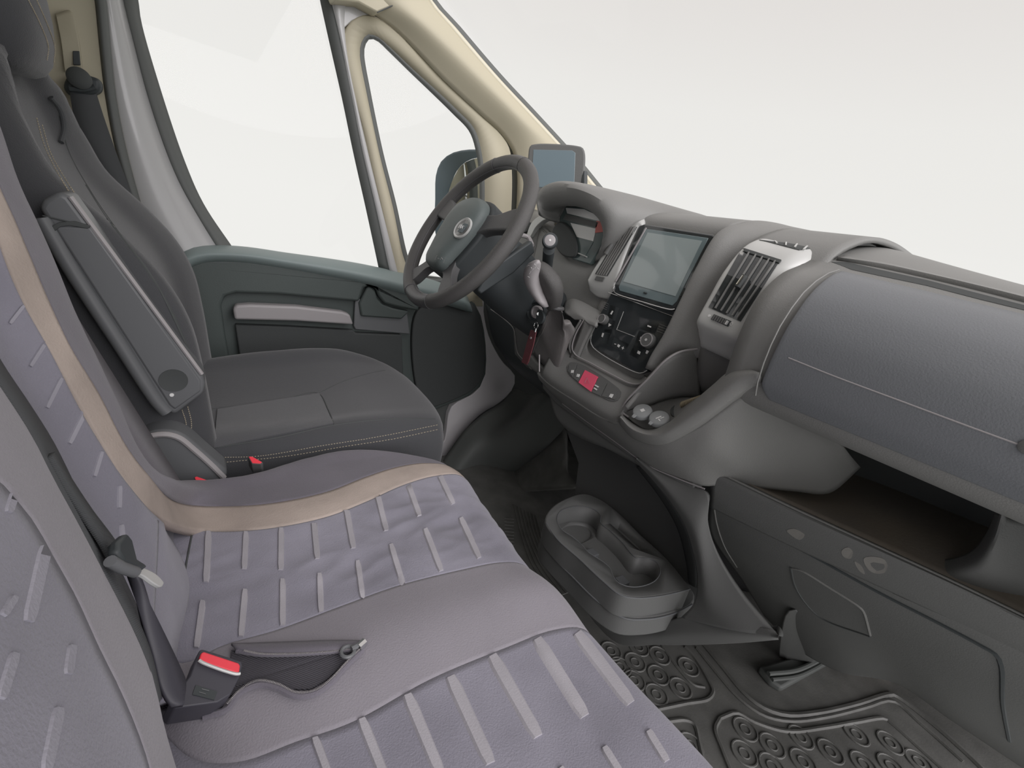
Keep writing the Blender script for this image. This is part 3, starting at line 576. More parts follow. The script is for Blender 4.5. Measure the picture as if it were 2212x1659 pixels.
# knee panel, with the open fuse recess
kp = [R([(1030, 600), (1090, 600), (1150, 610), (1185, 660)], x=.86), R([(1042, 642), (1080, 650), (1120, 680), (1168, 720)], x=.84), R([(1050, 665), (1085, 705), (1130, 760), (1165, 800)], x=.84), R([(1060, 715), (1095, 765), (1135, 805), (1172, 828)], x=.865), R([(1070, 745), (1105, 790), (1150, 830), (1200, 870)], x=.90)]
loft('knee_panel', kp, 'black', dash, nu=24, nv=30, solid=.01)
prism('knee_recess', R([(1108, 712), (1150, 690), (1165, 730), (1160, 800), (1140, 796), (1112, 765)], x=.835), (.004, 0, 0), 'carpet', dash, bevel=.001)
tube('recess_edge_highlight', R([(1060, 668), (1090, 690), (1110, 712), (1114, 740), (1118, 762), (1135, 782), (1148, 798)], x=.833), .0016, 'dash', dash, n=30)  # paler line painting the highlight along the edge
# parcel shelf below the glovebox
SX0, SX1 = .815, .875
lip = [(1545, 1015), (1700, 1090), (1900, 1182), (2060, 1256), (2212, 1330), (2400, 1425)]
def lx(pts, dx=0): return [Q(a, b, x=SX0+(SX1-SX0)*(a-1545)/667+dx) for a, b in pts]
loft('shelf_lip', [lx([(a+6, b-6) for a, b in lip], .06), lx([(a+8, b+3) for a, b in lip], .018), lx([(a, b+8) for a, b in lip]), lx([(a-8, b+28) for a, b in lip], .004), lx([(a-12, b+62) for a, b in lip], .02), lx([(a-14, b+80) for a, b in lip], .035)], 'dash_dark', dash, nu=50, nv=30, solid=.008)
tube('shelf_lip_highlight', lx([(a+4, b+4) for a, b in lip], .008), .0025, 'dash', dash, n=40)  # lighter bead standing in for the highlight on the lip
loft('shelf_floor', [lx([(1530, 1005), (1700, 1082), (1900, 1175), (2060, 1250), (2212, 1323), (2400, 1410)], .03), R([(1570, 1020), (1720, 1050), (1880, 1090), (2010, 1150), (2150, 1210), (2300, 1280)], x=.98), R([(1640, 960), (1800, 1000), (1960, 1060), (2060, 1100), (2160, 1140), (2300, 1190)], x=1.12)], 'dusty', dash, nu=30, nv=20, solid=.006)
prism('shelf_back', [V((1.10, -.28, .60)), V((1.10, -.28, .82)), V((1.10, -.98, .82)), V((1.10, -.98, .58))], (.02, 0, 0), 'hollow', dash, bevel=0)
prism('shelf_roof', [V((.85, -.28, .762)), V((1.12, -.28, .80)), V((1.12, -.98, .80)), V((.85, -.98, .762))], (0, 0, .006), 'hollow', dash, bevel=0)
col = [R([(2150, 1100), (2128, 1155), (2090, 1195), (2020, 1212), (1930, 1222)], x=.925), R([(2165, 1110), (2145, 1175), (2112, 1222), (2045, 1243), (1975, 1245)], x=.895), R([(2178, 1120), (2162, 1190), (2138, 1245), (2085, 1264), (2015, 1262)], x=.90), R([(2300, 1140), (2280, 1200), (2260, 1270), (2200, 1300), (2100, 1300)], x=.94)]
loft('shelf_bracket', col, 'dash_dark', dash, nu=24, nv=24, solid=.01)
# panel under the shelf
pn = [lx([(a-12, b+66) for a, b in lip], .028), R([(1532, 1150), (1640, 1210), (1800, 1290), (1960, 1370), (2110, 1450), (2380, 1580)], x=.93), R([(1600, 1250), (1690, 1330), (1800, 1400), (1930, 1450), (2060, 1530), (2380, 1690)], x=1.10), R([(1650, 1330), (1720, 1400), (1810, 1450), (1938, 1478), (2060, 1560), (2300, 1720)], x=1.28)]
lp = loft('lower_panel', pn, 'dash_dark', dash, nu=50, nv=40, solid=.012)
LP = Surf(lp)
def bead(name, pts, r, m, srf, par, n=40, off=0): v, f = srf.seam(pts, r, n, off); return mk(name, v, f, m, par, closed=True)
bead('lower_lid_seam', [(1545, 1088), (1640, 1140), (1760, 1203), (1900, 1280), (2040, 1352), (2120, 1395), (2152, 1415), (2163, 1440), (2166, 1520), (2180, 1600)], .003, 'black', LP, lp, 60)
bead('corner_seam', [(1542, 1092), (1548, 1130), (1565, 1180), (1592, 1225)], .0018, 'dash', LP, lp)
bead('hatch_seam', [(1712, 1228), (1730, 1232), (1790, 1268), (1858, 1312), (1866, 1322), (1880, 1372)], .0022, 'dash', LP, lp)
bead('hatch_edge', [(1708, 1225), (1716, 1262), (1738, 1300), (1775, 1335), (1880, 1375)], .0022, 'hollow', LP, lp)
for pts in ([(1866, 1206), (1880, 1202), (1910, 1208), (1917, 1222), (1912, 1236), (1890, 1238), (1874, 1228)], [(1818, 1190), (1832, 1182), (1842, 1192), (1838, 1206), (1822, 1202)], [(1846, 1212), (1860, 1222), (1868, 1240), (1856, 1232)], [(1700, 1146), (1716, 1142), (1738, 1156), (1728, 1166)], [(1925, 1290), (1944, 1294), (1962, 1300), (1944, 1299)], [(2035, 1348), (2052, 1346), (2070, 1356), (2052, 1358)]):
    q = Surf(bpy.data.objects['shelf_lip']).plate(c2(pts, 24), .0005); mk('scuff_mark', *q, 'scuff', bpy.data.objects['shelf_lip'], smooth=False, closed=True)
prism('dash_end_panel', [V((x, -.945, z-.03)) for x, z in [(1.26, 1.06), (1.12, 1.05), (.95, 1.03), (.842, .99), (.785, .974), (.735, .925), (.72, .87), (.72, .80), (.765, .75), (.90, .60), (1.30, .25)]], (0, -.02, 0), 'dash', dash, bevel=.004)
# ============================================================ head unit
hu = empty('head_unit', (.85, .03, .86), 'large tilted touchscreen in the middle of the dashboard with thin chrome lower edge', 'touchscreen')
hp = lambda pts, off=0.0: [Q(a, b, n=(SP0+SN*off, SN)) for a, b in pts]
ho_ = [(1380, 487), (1392, 483), (1540, 506), (1548, 512), (1545, 522), (1464, 660), (1457, 669), (1450, 669), (1330, 636), (1324, 628), (1326, 616)]
prism('bezel', hp(ho_, .008), SN*-.03, 'gloss_black', hu, bevel=.004, seg=3)
prism('display_glass', hp([(1391, 493), (1530, 514), (1523, 528), (1462, 650), (1452, 660), (1338, 628), (1336, 620)], .0095), SN*-.003, 'screen', hu, bevel=.001)
prism('display_area', hp([(1399, 502), (1516, 520), (1459, 640), (1346, 608)], .0105), SN*-.002, 'screen_lit', hu, bevel=0, smooth=False)
tube('lower_trim', hp([(1326, 618), (1325, 627), (1331, 634), (1390, 653), (1450, 669), (1458, 668)], .010), .0018, 'chrome', hu, n=30)
tube('side_trim', hp([(1396, 492), (1366, 545), (1330, 608)], .010), .0022, 'silver_soft', hu)
for a, b, c, d, r_ in [(1527-16*i, 541+27*i, 1526-16*i, 544+27*i, .0009) for i in range(4)]+[(1469, 638, 1470, 640, .0012), (1391, 632, 1397, 634, .0022)]: tube('touch_key', hp([(a, b), (c, d)], .0102), r_, 'black', hu, ns=6)

# ============================================================ navigation display on the dash
nd = empty('navigation_display', Q(1200, 415, y=.60), 'small black screen standing on the dashboard in front of the windscreen pillar', 'display')
NP = Q(1200, 365, x=.93); NN = V((-.72, -.69, .06)).normalized()
nq = lambda pts, off=0.0: [Q(a, b, n=(NP+NN*off, NN)) for a, b in pts]
prism('display_case', nq(c2([(1141, 330), (1145, 314), (1160, 310), (1200, 310), (1245, 314), (1258, 318), (1263, 328), (1261, 380), (1256, 400), (1245, 413), (1200, 420), (1148, 418), (1141, 400)], 60)), NN*-.022, 'dash_dark', nd, bevel=.005, seg=3)
prism('screen', nq([(1152, 323), (1236, 325), (1243, 330), (1240, 404), (1236, 407), (1150, 404), (1148, 398)], .0012), NN*-.004, 'nav_screen', nd, bevel=.001)
prism('display_stand', [Q(1170, 418, x=.95), Q(1225, 418, x=.95), Q(1230, 445, x=.95), Q(1165, 445, x=.95)], (.04, 0, 0), 'dash_dark', nd, bevel=.004)
tube('mount_bracket', [Q(1262, 372, x=1.0), Q(1262, 400, x=1.0)], .010, 'black', nd)

# ============================================================ steering wheel
WC = V((.522, .350, .933)); A = .497; WN = V((-math.cos(A), 0, math.sin(A))); WU = V((math.sin(A), 0, math.cos(A))); WL = V((0, 1, 0))
wh = empty('steering_wheel', WC, 'black leather steering wheel with round emblem on its grey-green hub', 'steering wheel')
def wp(l, u, h=0): return WC+WL*l+WU*u+WN*h
Rr = .1985
def rim(name, a0, a1, m, r=.0165, n=60):
    P = [wp(Rr*math.cos(math.radians(a0+(a1-a0)*i/n)), Rr*math.sin(math.radians(a0+(a1-a0)*i/n))) for i in range(n+1)]
    tube(name, P, r, m, wh, ns=16)
rim('rim_grip', -72, 72, 'leather_grain', .0172); rim('rim_grip', 72, 108, 'leather', .0165, 20); rim('rim_grip', 108, 252, 'leather_grain', .0172); rim('rim_grip', 252, 288, 'leather', .0165, 20)
for a in (72, 108, -72, 252):
    c = wp(Rr*math.cos(math.radians(a)), Rr*math.sin(math.radians(a))); t_ = (WL*-math.sin(math.radians(a))+WU*math.cos(math.radians(a)))
    tube('grip_seam', [c-t_*.0012, c+t_*.0012], .0178, 'leather', wh, ns=20)
P = [wp((Rr-.0165)*math.cos(2*math.pi*i/80), (Rr-.0165)*math.sin(2*math.pi*i/80), .003) for i in range(80)]
tube('rim_bead', P, .0018, 'leather', wh, ns=6, closed=True)
def slab(name, pts, h0, h1, m, bev=.006, par=wh, n=40, sm=True):
    q = c2(pts, n, sm=sm); return prism(name, [wp(l, u, h1) for l, u in q], WN*(h0-h1), m, par, bevel=bev, seg=3)
for s in (1, -1):
    slab('spoke', [(s*.040, .040), (s*.10, .052), (s*.17, .075), (s*.190, .060), (s*.192, .020), (s*.17, .018), (s*.11, .008), (s*.05, -.01)], -.014, .008, 'leather', .006)
    slab('lower_spoke', [(s*.030, -.075), (s*.052, -.055), (s*.075, -.105), (s*.125, -.145), (s*.140, -.152), (s*.105, -.175), (s*.075, -.165), (s*.05, -.125), (s*.028, -.11)], -.014, .006, 'leather', .005)
slab('hub_back', [(.088, .03), (.06, .075), (0, .085), (-.06, .075), (-.088, .03), (-.08, -.05), (-.05, -.115), (0, -.12), (.05, -.115), (.08, -.05)], -.05, .006, 'black', .008)
# airbag cover, domed
hubo = [(.074, .028), (.062, .058), (.035, .074), (0, .078), (-.035, .074), (-.062, .058), (-.074, .028), (-.070, -.02), (-.055, -.075), (-.040, -.112), (0, -.118), (.040, -.112), (.055, -.075), (.070, -.02)]
oc = c2(hubo, 56); vs = []; rings = [(1.0, -.012), (1.0, .014), (.97, .024), (.88, .031), (.6, .037), (.3, .039), (.02, .040)]
for k, (s_, h) in enumerate(rings):
    for l, u in oc: vs.append(wp(l*s_, u*s_-.02*(1-s_), h))
fs = [(i*56+j, i*56+(j+1) % 56, (i+1)*56+(j+1) % 56, (i+1)*56+j) for i in range(len(rings)-1) for j in range(56)]+[tuple(6*56+j for j in range(56))]
hub = mk('airbag_cover', vs, fs, 'hub', wh, closed=True)
HS = Surf(hub)
v, f = HS.seam([(1080, 487), (1050, 497), (1015, 530), (985, 560), (970, 574)], .0008, 30); mk('cover_seam', v, f, 'black', wh)
ec = HS.hit(1000, 493); EN = (ec[1]+WN).normalized()
em = mk('emblem', *frame_disc(ec[0]-EN*.001, EN, 0, [(.0265, 0), (.0265, .003), (.0245, .0045), (.0225, .003)], up=WU, ns=36), 'silver', wh)
mk('emblem_field', *frame_disc(ec[0]-EN*.001, EN, .0228, None, .003, up=WU), 'silver', em, closed=True)
def logo(txt, size, c, nrm, up, m, par, name='lettering', off=.0005, ext=.0004):
    cu = bpy.data.curves.new(name, 'FONT'); cu.body = txt; cu.size = size; cu.align_x = 'CENTER'; cu.align_y = 'CENTER'; cu.extrude = ext
    t = bpy.data.objects.new(name, cu); S.collection.objects.link(t); dg = bpy.context.evaluated_depsgraph_get(); dg.update()
    me = bpy.data.meshes.new_from_object(t.evaluated_get(dg)); bpy.data.objects.remove(t)
    nrm = V(nrm).normalized(); u = V(up); u = (u-nrm*u.dot(nrm)).normalized(); r = u.cross(nrm)
    vs = [V(c)+r*v.co.x+u*v.co.y+nrm*(v.co.z+off) for v in me.vertices]; fs = [tuple(p.vertices) for p in me.polygons]
    return mk(name, vs, fs, m, par, smooth=False)
prism('emblem_shield', [ec[0]+EN*.0024+WL*a+WU*b for a, b in ((-.015, .011), (.015, .011), (.017, 0), (.015, -.012), (-.015, -.012), (-.017, 0))], EN*.0006, 'mirror_shell', em, bevel=0)
logo('FIAT', .0125, ec[0]+EN*.0032, EN, WU, 'white_mark', em)
v, f, _ = merge([tube_geo(HS.line(q, .0004), .0004, 5, True) for q in ([(944, 552), (962, 557), (958, 567), (940, 561)],)]+[tube_geo(HS.line(q, .0004), .0006, 5) for q in ([(946, 558), (952, 560)], [(953, 556), (957, 561)])])
mk('airbag_mark', v, f, 'silver_soft', wh)

# steering column shroud and stalk
sc = empty('steering_column', (.72, .32, .8), 'dark moulded shroud between steering wheel and dashboard', 'steering column')
def lump(name, rings, m, par, **k):
    n = len(rings[0]); vs = [p for r in rings for p in r]; nr = len(rings)
    fs = [(i*n+j, i*n+(j+1) % n, (i+1)*n+(j+1) % n, (i+1)*n+j) for i in range(nr-1) for j in range(n)]+[tuple(range(n-1, -1, -1)), tuple((nr-1)*n+j for j in range(n))]
    return mk(name, vs, fs, m, par, closed=True, **k)
def oval(c, a, b, ax, bx, n=28, p=2.6):
    out = []
    for i in range(n):
        t = 2*math.pi*i/n; ct, s_ = math.cos(t), math.sin(t)
        out.append(V(c)+V(ax)*(a*abs(ct)**(2/p)*(1 if ct >= 0 else -1))+V(bx)*(b*abs(s_)**(2/p)*(1 if s_ >= 0 else -1)))
    return out
D_ = -WN
lump('column_shroud', [oval(WC+D_*.035, .045, .045, WL, WU), oval(WC+D_*.06-WU*.01, .075, .070, WL, WU), oval(WC+D_*.13-WU*.015, .085, .085, WL, WU), oval(WC+D_*.22-WU*.02, .082, .085, WL, WU), oval(WC+D_*.34-WU*.02, .07, .08, WL, WU)], 'black', sc)
prism('shroud_seam_plate', [Q(a, b, y=.262) for a, b in [(1062, 580), (1150, 520), (1156, 545), (1110, 590), (1040, 636), (1032, 628)]], (0, .02, 0), 'black', sc, bevel=.004)
disc('ignition_barrel', Q(1160, 674, x=.715), (-.9, -.35, .1), .030, 'black', sc, [(.034, -.02), (.032, .004), (.025, .008), (.022, .004)])
disc('lock_ring', Q(1160, 674, x=.708), (-.9, -.35, .1), .016, 'silver_soft', sc, [(.0165, -.005), (.0165, .004), (.013, .006), (.011, .002), (.0001, .002)])
sk = empty('wiper_stalk', Q(1185, 560, x=.72), 'black control stalk with round grey end button behind the steering wheel', 'stalk')
a_ = Q(1188, 520, x=.65); b_ = Q(1180, 590, x=.735)
tube('stalk_arm', [b_+V((.02, .03, -.02)), b_, b_.lerp(a_, .5), a_+(b_-a_)*.25], [.012, .014], 'black', sk, ns=14, n=10)
nn = (a_-b_).normalized()*.35+(CAM-a_).normalized()*.65; nn.normalize()
disc('stalk_end', a_-nn*.012, nn, .0175, 'black', sk, [(.014, -.012), (.018, 0), (.018, .013), (.0155, .017)])
disc('end_button', a_, nn, .0125, 'silver_soft', sk, [(.0125, 0), (.0125, .0055), (.009, .0065), (.0001, .0065)])
disc('button_dot', a_+nn*.0065, nn, .0024, 'white_mark', sk, h=.0008)
st2 = empty('indicator_stalk', Q(1120, 515, y=.42), 'slim black stalk with a tiny red end behind the wheel rim', 'stalk')
tube('stalk_arm', [Q(1118, 507, y=.40), Q(1140, 512, y=.40), Q(1150, 530, y=.37)], .006, 'silver_soft', st2, n=8)
tube('stalk_tip', [Q(1117, 505, y=.395), Q(1122, 511, y=.395)], .0055, 'red_mark', st2)

# ============================================================ gear lever
gl_ = empty('gear_lever', Q(1205, 790, x=.74), 'gear lever with shift pattern on its knob and creased leather gaiter', 'gear lever')
# gaiter
base = R(c2([(1155, 748), (1152, 765), (1176, 790), (1198, 806), (1208, 796), (1228, 745), (1242, 714), (1232, 698), (1202, 700), (1172, 722)], 40), x=.755)
topc = Q(1200, 664, x=.705); rings_g = []
for k in range(26):
    t = k/25; r_ = []
    for j, p in enumerate(base):
        a = 2*math.pi*j/40; tp = topc+V((0, math.cos(a), 0))*.017+V((math.sin(a), 0, 0))*.017
        s_ = t**.75; q = p.lerp(tp, s_); cen = (sum(base, V())/40).lerp(topc, s_)
        wob = 1+.24*math.sin(t*math.pi)*(.55+.45*math.sin(a*5+t*6))*(.5)+.04*noise.noise(V((a*3, t*9, 2))); q = cen+(q-cen)*wob
        r_.append(q+V((0, 0, .01*math.sin(t*9+a*2)*math.sin(t*math.pi))))
    rings_g.append(r_)
lump('gaiter', rings_g, 'boot', gl_, auto=0)
tube('gaiter_seam', [rings_g[k][2] for k in range(0, 26, 2)], .0012, 'boot', gl_)
tube('gaiter_collar', [topc+V((math.sin(2*math.pi*i/20)*.017, math.cos(2*math.pi*i/20)*.017, .0)) for i in range(20)], .005, 'leather', gl_, ns=8, closed=True)
kn = []
for (cx, cy, ra, rb) in [(1194, 671, .012, .013), (1193, 660, .016, .021), (1189, 641, .020, .027), (1185, 621, .023, .030), (1179, 601, .024, .029), (1172, 584, .021, .024), (1167, 571, .015, .017), (1165, 564, .006, .007)]:
    t = (666-cy)/104; kn.append(oval(Q(cx+8*math.sin(min(1, t)*math.pi), cy, x=.700-.060*t), rb, ra, V((0, 1, 0)), V((.95, 0, .3)), 28, 2.5))
lump('knob_grip', kn, 'leather_grain', gl_, auto=0, sub=1)
kc = []
for (cx, cy, ra, rb) in [(1178, 662, .008, .007), (1168, 648, .013, .013), (1158, 630, .016, .017), (1151, 612, .018, .020), (1148, 595, .018, .021), (1150, 580, .017, .019), (1155, 569, .013, .015), (1160, 562, .005, .006)]:
    t = (666-cy)/104; kc.append(oval(Q(cx, cy, x=.668-.055*t), rb, ra, V((0, 1, 0)), V((.95, 0, .3)), 28, 2.3))
kfo = lump('knob_cap', kc, 'silver_soft', gl_, auto=0)
kf = [R([(1140, 566), (1150, 560), (1162, 560), (1170, 568)], x=.640), R([(1130, 582), (1142, 577), (1158, 577), (1168, 582)], x=.622), R([(1128, 600), (1136, 604), (1148, 602), (1158, 598)], x=.622), R([(1130, 622), (1140, 628), (1150, 624), (1156, 612)], x=.632), R([(1142, 642), (1152, 644), (1158, 636), (1160, 625)], x=.655), R([(1166, 662), (1172, 664), (1172, 655), (1170, 645)], x=.68)]
KS = Surf(kfo)
v, f, _ = merge([tube_geo(KS.line(q, .0003), .0005, 5) for q in ([(1143, 592), (1147, 586)], [(1149, 584), (1153, 580)], [(1155, 579), (1158, 575)], [(1140, 597), (1144, 599)], [(1147, 577), (1149, 580)], [(1160, 578), (1164, 582)], [(1154, 570), (1158, 573)], [(1139, 575), (1143, 573)])])
mk('shift_pattern', v, f, 'white_mark', gl_)
# ledge with ashtray beside the lever
lg = [R([(1222, 650), (1240, 645), (1290, 668), (1310, 680)], x=.83), R([(1218, 668), (1236, 658), (1275, 680), (1295, 692)], x=.80), R([(1222, 676), (1250, 678), (1272, 690), (1290, 698)], x=.775), R([(1240, 690), (1262, 692), (1275, 702), (1285, 705)], x=.77)]
loft('gear_ledge', lg, 'dash', dash, nu=20, nv=24, solid=.008)
prism('gear_well', R([(1205, 672), (1228, 675), (1262, 692), (1240, 745), (1215, 790), (1190, 800), (1160, 770), (1180, 700)], x=.79), (.01, 0, 0), 'hollow', dash, bevel=0)
0 and tube('gear_well_bead', R([(1228, 676), (1262, 690), (1260, 700), (1240, 745), (1216, 796)], x=.768), .0018, 'silver_soft', dash, n=30)
loft('gear_surround', [R([(1262, 690), (1246, 735), (1216, 798), (1200, 812), (1160, 785), (1146, 768)], x=.77), R([(1282, 700), (1262, 740), (1235, 800), (1204, 830), (1160, 805), (1140, 790)], x=.775)], 'dash', dash, nu=30, nv=5, smv=False, solid=.01)
# key with strap
ky = empty('ignition_key', Q(1160, 700, x=.70), 'key in the ignition with split ring and dark red strap', 'key')
tube('key_shank', [Q(1160, 674, x=.705), Q(1163, 678, x=.685)], .004, 'chrome', ky)
prism('key_bow', R(c2([(1162, 668), (1172, 674), (1174, 690), (1166, 700), (1158, 690)], 16), x=.685), (.008, 0, 0), 'black', ky, bevel=.002)
kr = Q(1158, 703, x=.68)
tube('split_ring', [kr+V((0, math.cos(2*math.pi*i/20)*.008, math.sin(2*math.pi*i/20)*.008)) for i in range(20)], .0009, 'chrome', ky, ns=6, closed=True)
tube('ring_link', [Q(1158, 709, x=.68), Q(1156, 717, x=.68)], .0025, 'chrome', ky)
prism('strap', R([(1146, 712), (1158, 716), (1152, 745), (1141, 782), (1137, 788), (1126, 783), (1128, 775), (1139, 735)], x=.681), (.003, 0, 0), 'fob_red', ky, bevel=.001)
disc('strap_rivet', Q(1147, 730, x=.680), (-1, 0, 0), .003, 'silver_soft', ky, h=.0015)
tube('loose_key', R([(1165, 766), (1165, 803)], x=.70), .0016, 'silver_soft', ky)
# spiral cable lying in the cubby
hx = []; ca, cb = Q(1472, 874, x=.785), Q(1520, 858, x=.80)
for i in range(160): t = i/159; c = ca.lerp(cb, t); a = t*math.pi*2*13; hx.append(c+V((0, 0, 1))*math.sin(a)*.006+V((1, 0, 0))*math.cos(a)*.006)
tag(tube('coiled_cable', hx, .0017, 'cable', ns=6), 'coiled beige cable end poking out of the storage cubby', 'cable')

# ============================================================ driver's seat
ds = empty('car_seat', (.2, .39, .2), 'black fabric driver seat with tan double stitching and folded-up armrest', 'car seat')
def pts(*a): return [V(p) for p in a]
# cushion: rows run back to front, from the far side to the near side
crow = [pts((-.06, .645, .36), (.15, .65, .36), (.33, .645, .36), (.43, .61, .36)),
        pts((-.06, .645, .47), (.15, .65, .485), (.33, .645, .49), (.44, .60, .46)),
        pts((-.06, .60, .50), (.15, .61, .535), (.33, .60, .545), (.46, .56, .50)),
        pts((-.06, .54, .495), (.15, .545, .512), (.32, .54, .53), (.475, .51, .505)),
        pts((-.06, .40, .485), (.15, .40, .492), (.32, .40, .515), (.482, .40, .505)),
        pts((-.06, .26, .49), (.15, .25, .503), (.32, .25, .52), (.478, .27, .50)),
        pts((-.06, .20, .505), (.15, .19, .52), (.32, .19, .525), (.465, .21, .495)),
        pts((-.06, .16, .485), (.15, .148, .502), (.32, .15, .50), (.452, .175, .47)),
        pts((-.06, .150, .40), (.15, .14, .40), (.32, .142, .40), (.44, .165, .38))]
for r in crow: r.append(r[-1]+V((.012, 0, -.05))); r.append(r[-1]+V((-.02, 0, -.10))); r[-1].z = .34
cu = loft('seat_cushion', crow, 'seat_black', ds, nu=50, nv=60, solid=.01, auto=0)
CS = Surf(cu)
v, f, _ = merge([CS.quad([(470, 886), (690, 851), (720, 916), (462, 968)], .003, 14, 10)]); mk('cushion_insert', v, f, 'seat_insert', cu, closed=True)
for q in ([(456, 884), (600, 866), (688, 850), (708, 883), (722, 918)], [(688, 850), (740, 825), (800, 806), (832, 800)], [(458, 968), (600, 945), (722, 918), (850, 905), (940, 905)]):
    v, f = CS.seam(q, .0016, 40, -.0006); mk('cushion_seam', v, f, 'hollow', cu)
v, f, _ = merge(CS.stitches([(480, 988), (560, 985), (700, 962), (820, 943), (945, 918)], n=80)+CS.stitches([(490, 998), (620, 985), (740, 965), (850, 948), (945, 928)], n=70))
mk('double_stitching', v, f, 'thread', cu)
# backrest
BXT = [(.40, -.015), (.52, -.03), (.64, -.045), (.746, -.066), (.80, -.102), (.856, -.152), (.906, -.190), (.96, -.212), (1.02, -.228), (1.06, -.238)]
def bx(z):
    for (z0, x0), (z1, x1) in zip(BXT, BXT[1:]):
        if z <= z1: return x0+(x1-x0)*(z-z0)/(z1-z0)
    return BXT[-1][1]
bro = []
for z, hw in [(.42, .235), (.52, .245), (.64, .25), (.72, .25), (.78, .248), (.84, .243), (.90, .235), (.96, .215), (1.02, .165), (1.05, .10)]:
    x = bx(z); c = .40; bul = .045 if z < .9 else .03
    bro.append(pts((x-.13, c+hw*.98, z), (x-.02, c+hw, z), (x+bul*.75, c+hw*.93, z), (x+bul*.5, c+hw*.74, z), (x-.005, c+hw*.5, z), (x-.012, c, z), (x-.005, c-hw*.5, z), (x+bul*.5, c-hw*.74, z), (x+bul*.75, c-hw*.93, z), (x-.02, c-hw, z), (x-.13, c-hw*.98, z)))
bk = loft('backrest', bro, 'seat_black', ds, nu=60, nv=50, solid=.01, auto=0)
loft('backrest_rear', [pts((bx(z)-.13, .40+hw*.98, z), (bx(z)-.15, .40, z), (bx(z)-.13, .40-hw*.98, z)) for z, hw in [(.42, .235), (.64, .25), (.88, .235), (1.02, .16), (1.05, .10)]], 'seat_plastic', ds, nu=12, nv=20, solid=.01)
loft('backrest_top', [pts((bx(1.05)-.13, .50, 1.05), (bx(1.05)-.14, .40, 1.05), (bx(1.05)-.13, .30, 1.05)), pts((bx(1.05), .50, 1.052), (bx(1.05), .40, 1.058), (bx(1.05), .30, 1.052))], 'seat_black', ds, nu=12, nv=6, solid=.01)
BS = Surf(bk)
for q in ([(128, 250), (150, 330), (200, 420), (255, 500), (330, 600), (400, 740)], [(185, 400), (230, 470), (300, 560), (365, 660), (410, 760)]):
    v, f = BS.seam(q, .0014, 40, -.0004); mk('backrest_seam', v, f, 'hollow', bk)
v, f, _ = merge(BS.stitches([(78, 255), (95, 315), (130, 385), (180, 465), (225, 540), (245, 575)], n=60)+BS.stitches([(90, 270), (108, 330), (145, 395), (195, 470), (240, 545), (258, 578)], n=60)+BS.stitches([(393, 885), (402, 915), (400, 945)], n=16)+BS.stitches([(405, 878), (413, 912), (411, 948)], n=16))
mk('double_stitching', v, f, 'thread', bk)
tube('backrest_pull_strap', [BS.hit(104, 208, .004)[0], BS.hit(120, 235, .008)[0], BS.hit(128, 275, .008)[0], BS.hit(126, 308, .004)[0]], .004, 'belt', ds, n=14)
# headrest on two posts
hd = []
for z, a, b in [(1.02, .04, .07), (1.04, .085, .092), (1.10, .115, .102), (1.18, .12, .105), (1.27, .11, .10), (1.32, .08, .08), (1.33, .03, .04)]:
    cx = -.238-(z-1.08)*.22; hd.append(oval((cx, .375, z), b, a*.62, V((0, 1, 0)), V((1, 0, 0)), 30, 2.8))
hr = lump('headrest', hd, 'seat_black', ds, auto=0, sub=1)
for y in (.33, .44): tube('headrest_post', [V((-.26, y, 1.0)), V((-.25, y, 1.10))], .007, 'black', ds, ns=12)
HR = Surf(hr)
v, f, _ = merge(HR.stitches([(60, 0), (85, 50), (103, 100), (100, 130)], n=36)+HR.stitches([(78, 0), (100, 50), (117, 100), (115, 135)], n=36)); mk('headrest_stitching', v, f, 'thread', hr)
# folded armrest
ar = [(82, 448), (92, 430), (128, 412), (150, 425), (172, 455), (300, 628), (438, 812), (443, 828), (440, 850), (384, 893), (372, 897), (352, 880), (240, 700)]
arm_o = prism('armrest', R(ar, y=.115), (0, .055, 0), 'seat_plastic', ds, bevel=.006, seg=4)
prism('armrest_face', R([(112, 484), (136, 488), (196, 490), (434, 822), (434, 846), (378, 886), (365, 876)], y=.113), (0, .02, 0), 'seat_plastic', arm_o, bevel=.003)
tube('armrest_edge', R([(90, 470), (160, 590), (260, 745), (340, 868), (360, 890)], y=.118), .009, 'seat_plastic', arm_o, ns=12, n=30)
tube('armrest_ridge_highlight', R([(152, 425), (300, 625), (436, 808)], y=.116), .003, 'silver_soft', arm_o, n=20)  # pale tube drawing the highlight on the ridge
prism('armrest_hinge_gap', R([(112, 488), (128, 480), (160, 478), (196, 488), (190, 494), (150, 487), (130, 490), (118, 500)], y=.1115), (0, .004, 0), 'hollow', arm_o, bevel=.0006)
tube('armrest_joint', R([(92, 466), (140, 477), (192, 489)], y=.1135), .0008, 'hollow', arm_o)
disc('hinge_cap', Q(375, 822, y=.1125), (0, -1, 0), .0165, 'hollow', arm_o, [(.0175, -.002), (.0175, .0008), (.016, .0005), (.0001, .0)])
disc('white_dot', Q(371, 853, y=.1125), (0, -1, 0), .0028, 'white_mark', arm_o, h=.001)
# recliner side cover
rc = [(286, 1050), (286, 965), (300, 948), (330, 934), (362, 931), (390, 938), (412, 952), (440, 976), (470, 1002), (493, 1024), (486, 1034), (440, 1060)]
prism('recliner_cover', R(c2(rc, 50), y=.105), (0, .05, 0), 'seat_plastic', ds, bevel=.008, seg=4)
tube('recliner_cover_edge', R([(290, 962), (318, 944), (355, 938), (385, 945), (420, 972), (455, 1003), (484, 1032)], y=.104), .0045, 'silver_soft', ds, n=30)
tube('seat_base', [V((.2, .39, .0)), V((.2, .39, .35))], [.20, .17], 'carpet', ds, ns=20)
box('seat_frame', (-.05, .17, .28), (.40, .62, .36), 'black', ds, bevel=.01)

